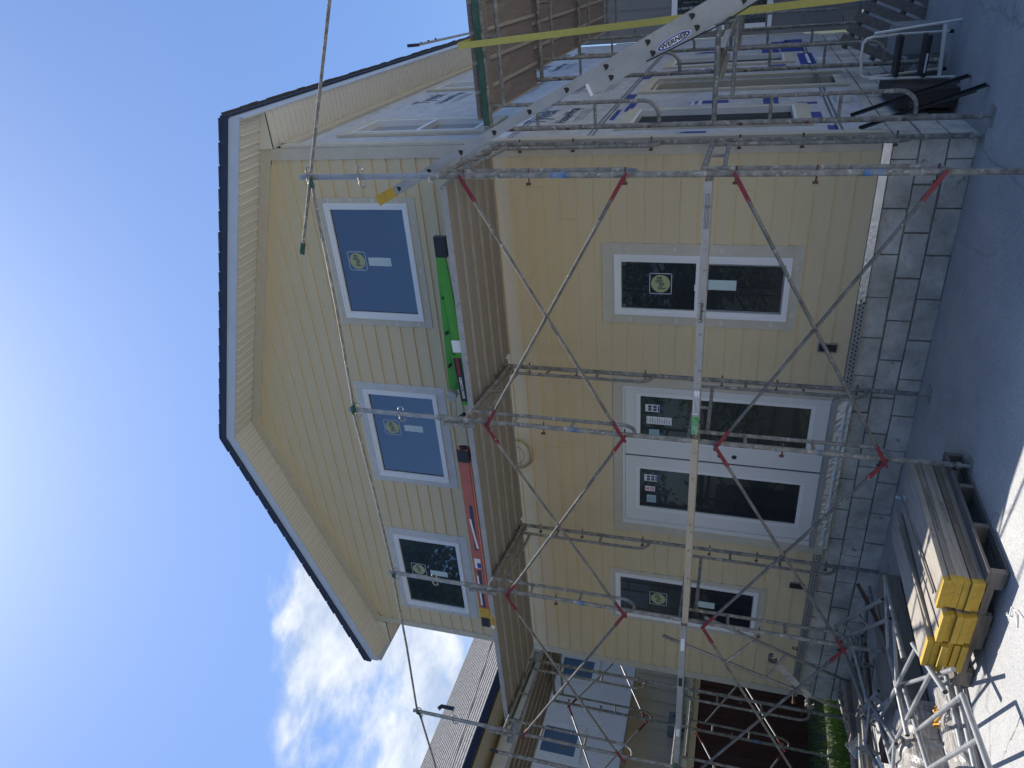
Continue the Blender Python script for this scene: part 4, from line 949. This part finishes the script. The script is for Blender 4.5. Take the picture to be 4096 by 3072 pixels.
loose_frame('shiny frame lying on the pile next to the pallet, three rungs in sun',(-3.66,-1.95,.30),(-3.54,-3.35,.22),(-2.62,-3.20,.25),(-2.56,-3.78,.235),((.28,-.35),(.58,.0),(.80,.55)))
loose_frame('galvanised ladder frame tilted against the left bay of the scaffold',(-4.70,-1.33,2.19),(-6.30,-.62,.02),(-4.46,-1.22,1.78),(-6.29,-.20,.02),(.30,.50,.72,.88),r=.018,mt='galv')
loose_frame('bare tube frame propped behind the boards, its top in shade',(-5.17,-.44,.40),(-5.16,-1.50,.20),(-4.51,-1.05,.42),(-4.93,-1.72,.22),(.999,),mt='galv')
loose_frame('long tubes crossing the timbers behind the boards',(-3.14,-1.70,.40),(-3.15,-2.52,.38),(-3.62,-2.0,.34),(-3.68,-2.75,.30),(.02,.5),mt='galv')
loose_frame('pair of tubes with short rungs under the board ends',(-4.40,-2.05,.30),(-4.30,-2.72,.26),(-2.95,-2.55,.36),(-2.80,-3.05,.28),(.1,.6),mt='galvn')
loose_frame('frame resting across the white wrapped bundle, half in sun',(-5.19,-1.45,.26),(-4.1,-2.05,.34),(-4.95,-1.72,.26),(-3.9,-2.28,.32),(.35,.8),mt='galvn')
loose_frame('shaded frame at the foot of the block wall',(-5.1,-.46,.42),(-3.25,-1.85,.42),(-4.55,-1.08,.42),(-3.35,-1.95,.36),(.15,.55),r=.017,mt='galv')
loose_frame('slim frame across the timbers near the white steel plate',(-4.98,-1.9,.30),(-4.45,-2.75,.27),(-4.55,-1.8,.32),(-4.0,-2.6,.30),(.05,.95),r=.017,mt='galvn')
loose_frame('dull frame behind the rusty jack, near the foundation',(-5.75,-.35,.16),(-4.9,-1.15,.26),(-5.4,-.25,.16),(-4.6,-1.0,.28),(.1,.5,.9),r=.017,mt='galvd')
# bracket with clamps on the leaning frame
cb=thing('wheel_bracket','galvanised clamp bracket hanging on the tilted ladder frame by the foundation','clamp bracket',(-5.8,-.75,.75))
q=MB(); q.bar((-5.62,-.66,.98),(-5.83,-.86,.62),.02,.07); obj('plate',q,'galv',cb)
for p in ((-5.60,-.60,1.02),(-5.86,-.92,.62)):
    q=MB(); p=Vector(p); pts=[p+Vector((.05*math.cos(a*.45),-.01,.05*math.sin(a*.45))) for a in range(11)]; strip(q,pts,.06,.006,Vector((0,1,0))); obj('clamp',q,'galv',cb)
q=MB(); q.tube([(-5.74,-.84,.80),(-5.90,-.90,.78)],.010,8); q.tube([(-5.88,-.89,.78),(-5.92,-.905,.777)],.018,6); obj('bolt',q,'rust',cb)
# screw jacks and base plates in the pile
def jack(label,p,d,length=.55,plate=True,pm='paint',nut=True):
    p=Vector(p); d=Vector(d).normalized(); t=thing('screw_jack',label,'screw jack',tuple(p),group='screw jacks in the pile')
    rings=[];rs=[]; n=int(length*.6/.006)
    for i in range(n): rings.append(p+d*(length*.4+i*.006)); rs.append(.0205 if i%2 else .0165)
    q=MB(); q.tube(rings,rs,10); q.tube([p,p+d*length*.4],.0165,10); obj('threaded_rod',q,'rust',t)
    if plate:
        sd=d.orthogonal().normalized(); u=d.cross(sd); q=MB(); q.obox(p,sd*.075,u*.075,d*.004)
        q.cur=1
        for a,b_ in ((1,1),(1,-1),(-1,1),(-1,-1)):
            c=p+sd*.058*a+u*.058*b_-d*.0045; q.quad(*[c+sd*.007*math.cos(k*.628)+u*.007*math.sin(k*.628) for k in range(10)][::-1])
            c=p+sd*.058*a+u*.058*b_+d*.0045; q.quad(*[c+sd*.007*math.cos(k*.628)+u*.007*math.sin(k*.628) for k in range(10)])
        obj('base_plate',q,[pm,'gasket'],t)
    if nut:
        c=p+d*length*.62; sd=d.orthogonal().normalized(); q=MB(); q.tube([c-d*.02,c+d*.02],.032,10); q.tube([c-sd*.10,c+sd*.10],[.009,.012],8); obj('wing_nut',q,'galvd',t)
    return t
jack('rusty screw jack pointing over the timber kerb, blue smeared base plate',(-5.72,-1.45,.22),(-.9,.5,-.05),.50,True,'paint')
jack('screw jack with a worn grey base plate beside the blue smeared one',(-5.28,-1.78,.22),(.25,.9,-.1),.45,True,'galvd')
jack('screw jack with wing nut lying between the timbers',(-4.95,-1.50,.20),(.55,.8,.1),.55,False)
jack('long rusty screw jack leaning in the shade behind the frames',(-4.30,-1.35,.12),(.55,.55,.45),.60,True,'rust')
jack('screw jack lying flat under the plates by the kerb',(-5.4,-1.2,.12),(-.3,.95,0),.5,True,'galvd')
q=MB()
c=Vector((-5.02,-2.18,.20)); ex=Vector((.13,-.06,0)); ey=Vector((.05,.11,.03)); q.obox(c,ex,ey,Vector((0,0,.004)))
q.cur=1; nn=ex.cross(ey).normalized()*.0
def disc(q,c,r,n=12): q.quad(*[c+ex.normalized()*r*math.cos(k*2*math.pi/n)+ey.normalized()*r*math.sin(k*2*math.pi/n) for k in range(n)])
disc(q,c+ey*.45+Vector((0,0,.0155)),.028); q.cur=2; disc(q,c-ey*.2+Vector((0,0,.006)),.022)
q.cur=3
for a in (-.8,0,.8):
    for b_ in (-.75,.75): disc(q,c+ex*a+ey*b_+Vector((0,0,.0055+.03*(b_>0)*.75)),.008,8)
tag(obj('steel_plate',q,['white','lred','green2','gasket']),'white steel plate with one red and one green paint dab on the pile','steel plate')
q=MB(); q.box((-5.25,-2.75,.0),(-4.95,-2.25,.17)); tag(obj('red_box',q,'rust',bev=.01),'dull red steel box under the white steel plate','steel box')
q=MB(); q.box((-5.18,-1.75,.01),(-4.78,-1.95,.14)); tag(obj('red_box',q,'rust',bev=.01),'small dull red steel box behind the white steel plate','steel box')
rn=random.Random(11)
q=MB()
for i in range(9):
    x=-5.5+rn.uniform(-.6,.9); y=-1.3+rn.uniform(-.7,.7); a=rn.uniform(-.6,.6)+1.4; l=rn.uniform(.25,.5); zz=rn.uniform(.12,.24)
    j=thing('loose_tube','short loose scaffold tube in the pile, %s'%['by the kerb','under the blue smeared plate','beside the red box','against the block wall','under the tilted frame','across the middle timber','next to the wing nut jack','behind the grey plate','at the edge of the sun'][i],'tube',(x,y,zz),group='short loose tubes')
    t_=MB(); t_.tube([(x-l*math.cos(a),y-l*math.sin(a),zz),(x+l*math.cos(a),y+l*math.sin(a),zz+rn.uniform(-.08,.05))],.017,10); obj('tube',t_,'galv' if i%2 else 'galvd',j)
# ---------------------------------------------------------------- things on the house wrap side
st=thing('step_stool','folding step stool with pale tube frame and black steps on the shaded slab','step stool',(.45,1.3,0))
for p,qq in (((.627,1.25,.70),(.697,1.279,.004)),((.243,1.25,.69),(.247,1.152,.004))):
    q=MB(); q.tube([p,qq],.0125,10); obj('leg',q,'white',st)
q=MB(); q.tube([(.585,1.52,.03),(.600,1.33,.46),(.600,1.25,.70),(.585,1.245,.76),(.55,1.243,.785),(.42,1.243,.785),(.385,1.243,.775),(.262,1.25,.74) if False else (.30,1.245,.775),(.265,1.25,.745),(.256,1.25,.70),(.262,1.33,.46),(.27,1.52,.03)],.0125,10); obj('hoop',q,'white',st)
for x in (.585,.27):
    q=MB(); q.tube([(x,1.52,.0),(x,1.518,.04)],.016,8); obj('rubber_foot',q,'black',st)
for z,y0,y1 in ((.46,1.16,1.38),(.25,1.08,1.32)):
    q=MB(); q.box((.262,y0,z),(.605,y1,z+.035)); obj('step',q,'brush',st,bev=.008)
q=MB(); q.box((.30,1.079,.262),(.46,1.0795,.278)); obj('label',q,'paper',st)
q=MB(); q.bar((.247,1.175,.125),(.685,1.275,.135),.012,.03); obj('crossbar',q,'white',st)
q=MB(); q.box((.04,.85,.0),(.20,1.9,.50)); q.box((.20,.88,.03),(.205,1.87,.47)); tag(obj('dark_crate',q,'crate',bev=.01),'large dark panel box standing against the foundation behind the step stool','crate')
q=MB(); q.box((.35,1.9,.0),(.62,2.35,.42)); tag(obj('cardboard_box',q,'greyb',bev=.01),'grey box on the slab behind the step stool','box')
for i,(a,b_) in enumerate((((.03,.66,.86),(.33,.60,.008)),((.03,.10,.85),(.34,.05,.008)))):
    q=MB(); a=Vector(a); b_=Vector(b_); q.bar(a,b_,.036,.005); q.bar(a+Vector((0,.018,.012)),b_+Vector((0,.018,.012)),.004,.036); 
    q.bar(a+Vector((.03,.05,-.10)),b_+Vector((-.05,.05,.06)),.03,.005)
    q.bar(a.lerp(b_,.45),a.lerp(b_,.45)+Vector((.02,.14,.03)),.05,.006)
    tag(obj('steel_rail',q,'brush'),'black angle steel rail leaning on the foundation, %s'%('next to the step stool','nearest the corner of the house')[i],'steel rail',group='black angle rails leaning on the foundation')
lp=thing('leaning_pallet','grey pallet leaning in the shade behind the step stool, seen through its hoop','pallet',(.5,3.0,0))
ax=Vector((.62,0,-.33)).normalized(); ay=Vector((.30,.35,.70)).normalized(); o_=Vector((.20,2.95,.42))
for i in range(7):
    q=MB(); q.obox(o_+ax*(.06+.125*i)+ay*.05,ax*.048,ay*.42,ax.cross(ay)*.009); obj('slat',q,'woodd',lp)
for s in (-.3,.05,.4):
    q=MB(); q.obox(o_+ax*.43+ay*s-ax.cross(ay)*.05,ax*.46,ay*.02,ax.cross(ay)*.04); obj('stringer',q,'woodd',lp)
# ---------------------------------------------------------------- older wing closing the yard on the right
wg=thing('grey_wing','shaded grey sided wing at the end of the yard','building',(3,8.6,0))
q=MB(); q.box((.02,8.44,0),(9,12,5.0)); q.cur=1
obj('wall',q,['wing'],wg)
q=MB(); x=.15
while x<9: q.box((x,8.432,.1),(x+.012,8.439,5.0)); x+=.203
obj('batten',q,'wing',wg)
f=MB(); ring(f,.12,2.0,1.45,3.2,.10,8.40,8.4395); f.box((.72,8.405,1.55),(.80,8.43,3.1)); wn=obj('window',f,'nwhite',wg)
g=MB(); g.box((.22,8.42,1.55),(1.9,8.43,3.1)); obj('glass',g,'glass',wn)
# ---------------------------------------------------------------- neighbouring house on the left
nb_=thing('neighbour_house','white and beige two storey house with brown shingle roof beyond the fence','house',(-13,2,0))
q=MB(); q.box((-11.35,-8,0),(-19,9,5.45)); obj('lower_wall',q,'nbeige',nb_)
q=MB(); y=-8
while y<9: q.box((-11.349,y,0),(-11.337,y+.012,3.05)); y+=.30
obj('panel_joint',q,'nbeige',nb_)
q=MB(); q.box((-11.0,-8,3.07),(-11.34,3.26,5.30)); bx=obj('upper_bay',q,'nwhite',nb_)
q=MB(); y=-7.9
while y<3.2:
    if not any(a-.14<y<b__+.14 for a,b__ in ((1.04,1.56),(2.74,3.15),(-1.5,-.9))): q.box((-10.999,y,3.07),(-10.985,y+.014,5.29))
    else:
        q.box((-10.999,y,3.07),(-10.985,y+.014,3.76))
    y+=.155
q.box((-10.998,-8,3.07),(-10.975,3.26,3.16)); obj('batten',q,'nwhite',bx)
q=MB(); q.box((-11.336,3.28,3.05),(-11.34-.02,9,5.4)); y=3.3
for y0,y1 in ((1.04,1.56),(2.74,3.15),(-1.5,-.98)):
    f=MB(); 
    f.box((-10.996,y0-.10,3.78),(-10.965,y0,5.25)); f.box((-10.996,y1,3.78),(-10.965,y1+.10,5.25)); f.box((-10.996,y0,3.78),(-10.966,y1,3.89)); f.box((-10.996,y0,5.16),(-10.966,y1,5.25)); f.box((-10.98,y0,4.52),(-10.96,y1,4.58))
    wn=obj('window',f,'nwhite',bx); g=MB(); g.box((-10.995,y0,3.89),(-10.985,y1,5.16)); obj('glass',g,'nglass',wn)
    g=MB(); g.box((-10.984,y0+.02,4.60),(-10.982,y1-.02,5.14)); obj('blind',g,'blind',wn)
q=MB(); q.box((-10.40,-9,5.42),(-11.34,9.5,5.44)); obj('eave_soffit',q,'nbeige',nb_)
q=MB(); q.box((-10.28,-9,5.44),(-10.40,9.5,5.56)); obj('gutter',q,'navy',nb_)
q=MB()
e,r_=Vector((-10.30,0,5.565)),Vector((-15,0,8.1)); n=22
for i in range(n):
    a=e.lerp(r_,i/n); b_=e.lerp(r_,(i+1)/n)
    q.add([(a.x,-9,a.z+.018),(a.x,9.5,a.z+.018),(b_.x,9.5,b_.z+.004),(b_.x,-9,b_.z+.004),(a.x,-9,a.z-.01),(a.x,9.5,a.z-.01)],[(0,1,2,3),(4,5,1,0)],False)
q.add([(-15,-9,8.1),(-15,9.5,8.1),(-19.7,9.5,5.5),(-19.7,-9,5.5)],[(0,1,2,3)],False); q.add([(-15,-9,8.1),(-19.7,-9,5.5),(-10.3,-9,5.56)],[(0,1,2)],False); q.add([(-15,9.5,8.1),(-19.7,9.5,5.5),(-10.3,9.5,5.56)],[(0,2,1)],False)
rf=obj('roof',q,'nroof',nb_)
q=MB(); q.tube([(-13.6,3.2,7.3),(-13.6,3.2,7.65),(-13.6,3.12,7.70)],.05,8); obj('vent_pipe',q,'navy',rf)
q=MB(); q.box((-11.33,2.07,1.92),(-11.16,2.50,2.33)); q.cur=1; q.quad((-11.1595,2.38,2.22),(-11.1595,2.44,2.22),(-11.1595,2.41,2.27)); q.box((-11.1595,2.12,2.0),(-11.158,2.3,2.12)); obj('meter_box',q,['greyb','ink'],nb_,bev=.008)
q=MB(); q.tube([(-11.25,2.30,2.33),(-11.25,2.30,3.05)],.02,8); obj('conduit',q,'greyb',nb_)
# dark board fence
fc=thing('board_fence','dark red brown board fence with a beige cap rail left of the house','fence',(-9.8,1,0))
q=MB(); y=-8
while y<7.5:
    o=rnd.uniform(0,.008); q.box((-9.83-.0,y,.06),(-9.80+o,y+.142,1.90)); y+=.147
obj('boards',q,'fence',fc)
q=MB(); q.box((-9.86,-8,1.905),(-9.74,7.5,1.99)); q.box((-9.795,-8,1.80),(-9.775,7.5,1.90)); obj('cap_rail',q,'nbeige',fc)
for y in (-1.2,1.25,3.7):
    q=MB(); q.box((-9.90,y,.0),(-9.84,y+.09,1.9)); obj('fence_post',q,'fence',fc)
# grass
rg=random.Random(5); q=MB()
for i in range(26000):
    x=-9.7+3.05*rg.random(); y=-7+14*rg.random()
    if x<-7.9 and rg.random()<.75: x=-7.9+1.25*rg.random()  # blades thinned by the fence: bare dark soil stands in for cast shade
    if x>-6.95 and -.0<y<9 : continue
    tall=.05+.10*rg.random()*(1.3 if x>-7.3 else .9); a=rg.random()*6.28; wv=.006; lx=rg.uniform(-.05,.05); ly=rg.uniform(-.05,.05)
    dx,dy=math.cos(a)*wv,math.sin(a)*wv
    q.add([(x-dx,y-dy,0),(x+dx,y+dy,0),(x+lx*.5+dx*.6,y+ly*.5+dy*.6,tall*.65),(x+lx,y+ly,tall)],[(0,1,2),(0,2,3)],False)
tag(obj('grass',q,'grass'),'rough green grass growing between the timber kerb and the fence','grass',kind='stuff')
# ---------------------------------------------------------------- trees across the street, seen in the window panes
def make_tree(seed,H,Rr,label):
    rn=random.Random(seed); t=thing('tree',label,'tree')
    q=MB(); q.tube([(0,0,0),(.1,.05,H*.35),(-.1,.1,H*.7)],[.28,.2,.08],10)
    limbs=[]
    for i in range(9):
        a=rn.uniform(0,6.28); z0=H*rn.uniform(.28,.6); e=Vector((math.cos(a)*Rr*.6,math.sin(a)*Rr*.6,z0+H*rn.uniform(.1,.3))); q.tube([(0,0,z0),tuple(e*.5+Vector((0,0,z0*.5))),tuple(e)],[.1,.06,.03],6); limbs.append(e)
    obj('trunk',q,'bark',t)
    q=MB(); cl=[]
    for i in range(56):
        a=rn.uniform(0,6.28); z=rn.uniform(.08,1.0); rad=Rr*(math.sin(min(1,(1.08-z)*1.5)*1.57))*rn.uniform(.35,1.0); cl.append((Vector((math.cos(a)*rad,math.sin(a)*rad,H*z)),rn.uniform(.6,1.35)))
    for c,s in cl:
        for k in range(190):
            v=Vector((rn.gauss(0,1),rn.gauss(0,1),rn.gauss(0,.7))); v.normalize(); p=c+v*s*rn.uniform(.55,1.05)
            a=Vector((rn.uniform(-1,1),rn.uniform(-1,1),rn.uniform(-1,1))).normalized()*rn.uniform(.10,.2); b_=a.orthogonal().normalized()*.08
            q.add([p-a,p+b_,p+a,p-b_],[(0,1,2,3)],False)
    obj('crown',q,'leaf',t); return t
T1=make_tree(4,11,4.2,'x')
spots=[(-25.5,-17,1.62),(-19.5,-15.5,.88),(-10.5,-18,1.12),(-6.0,-15,.80),(-1.0,-15,.78),(4.5,-15.5,.8),(10,-17,.9),(-33,-15,1.8),(-40,-27,2.0)]
words=['tallest broad tree across the street','bushy tree behind the photographer, left','mid height tree behind the photographer','low bushy tree facing the double door','low round tree facing the right window','low tree behind the photographer, right','tree at the right end of the row','tree at the left end of the row','tall tree rising behind the row']
for i,(x,y,s) in enumerate(spots):
    o=T1 if i==0 else copy_tree(T1); o.location=(x,y,0); o.scale=(s,s,s); o.rotation_euler=(0,0,i*1.3); o['label']=words[i]+', reflected in the window panes'; o['group']='trees across the street'
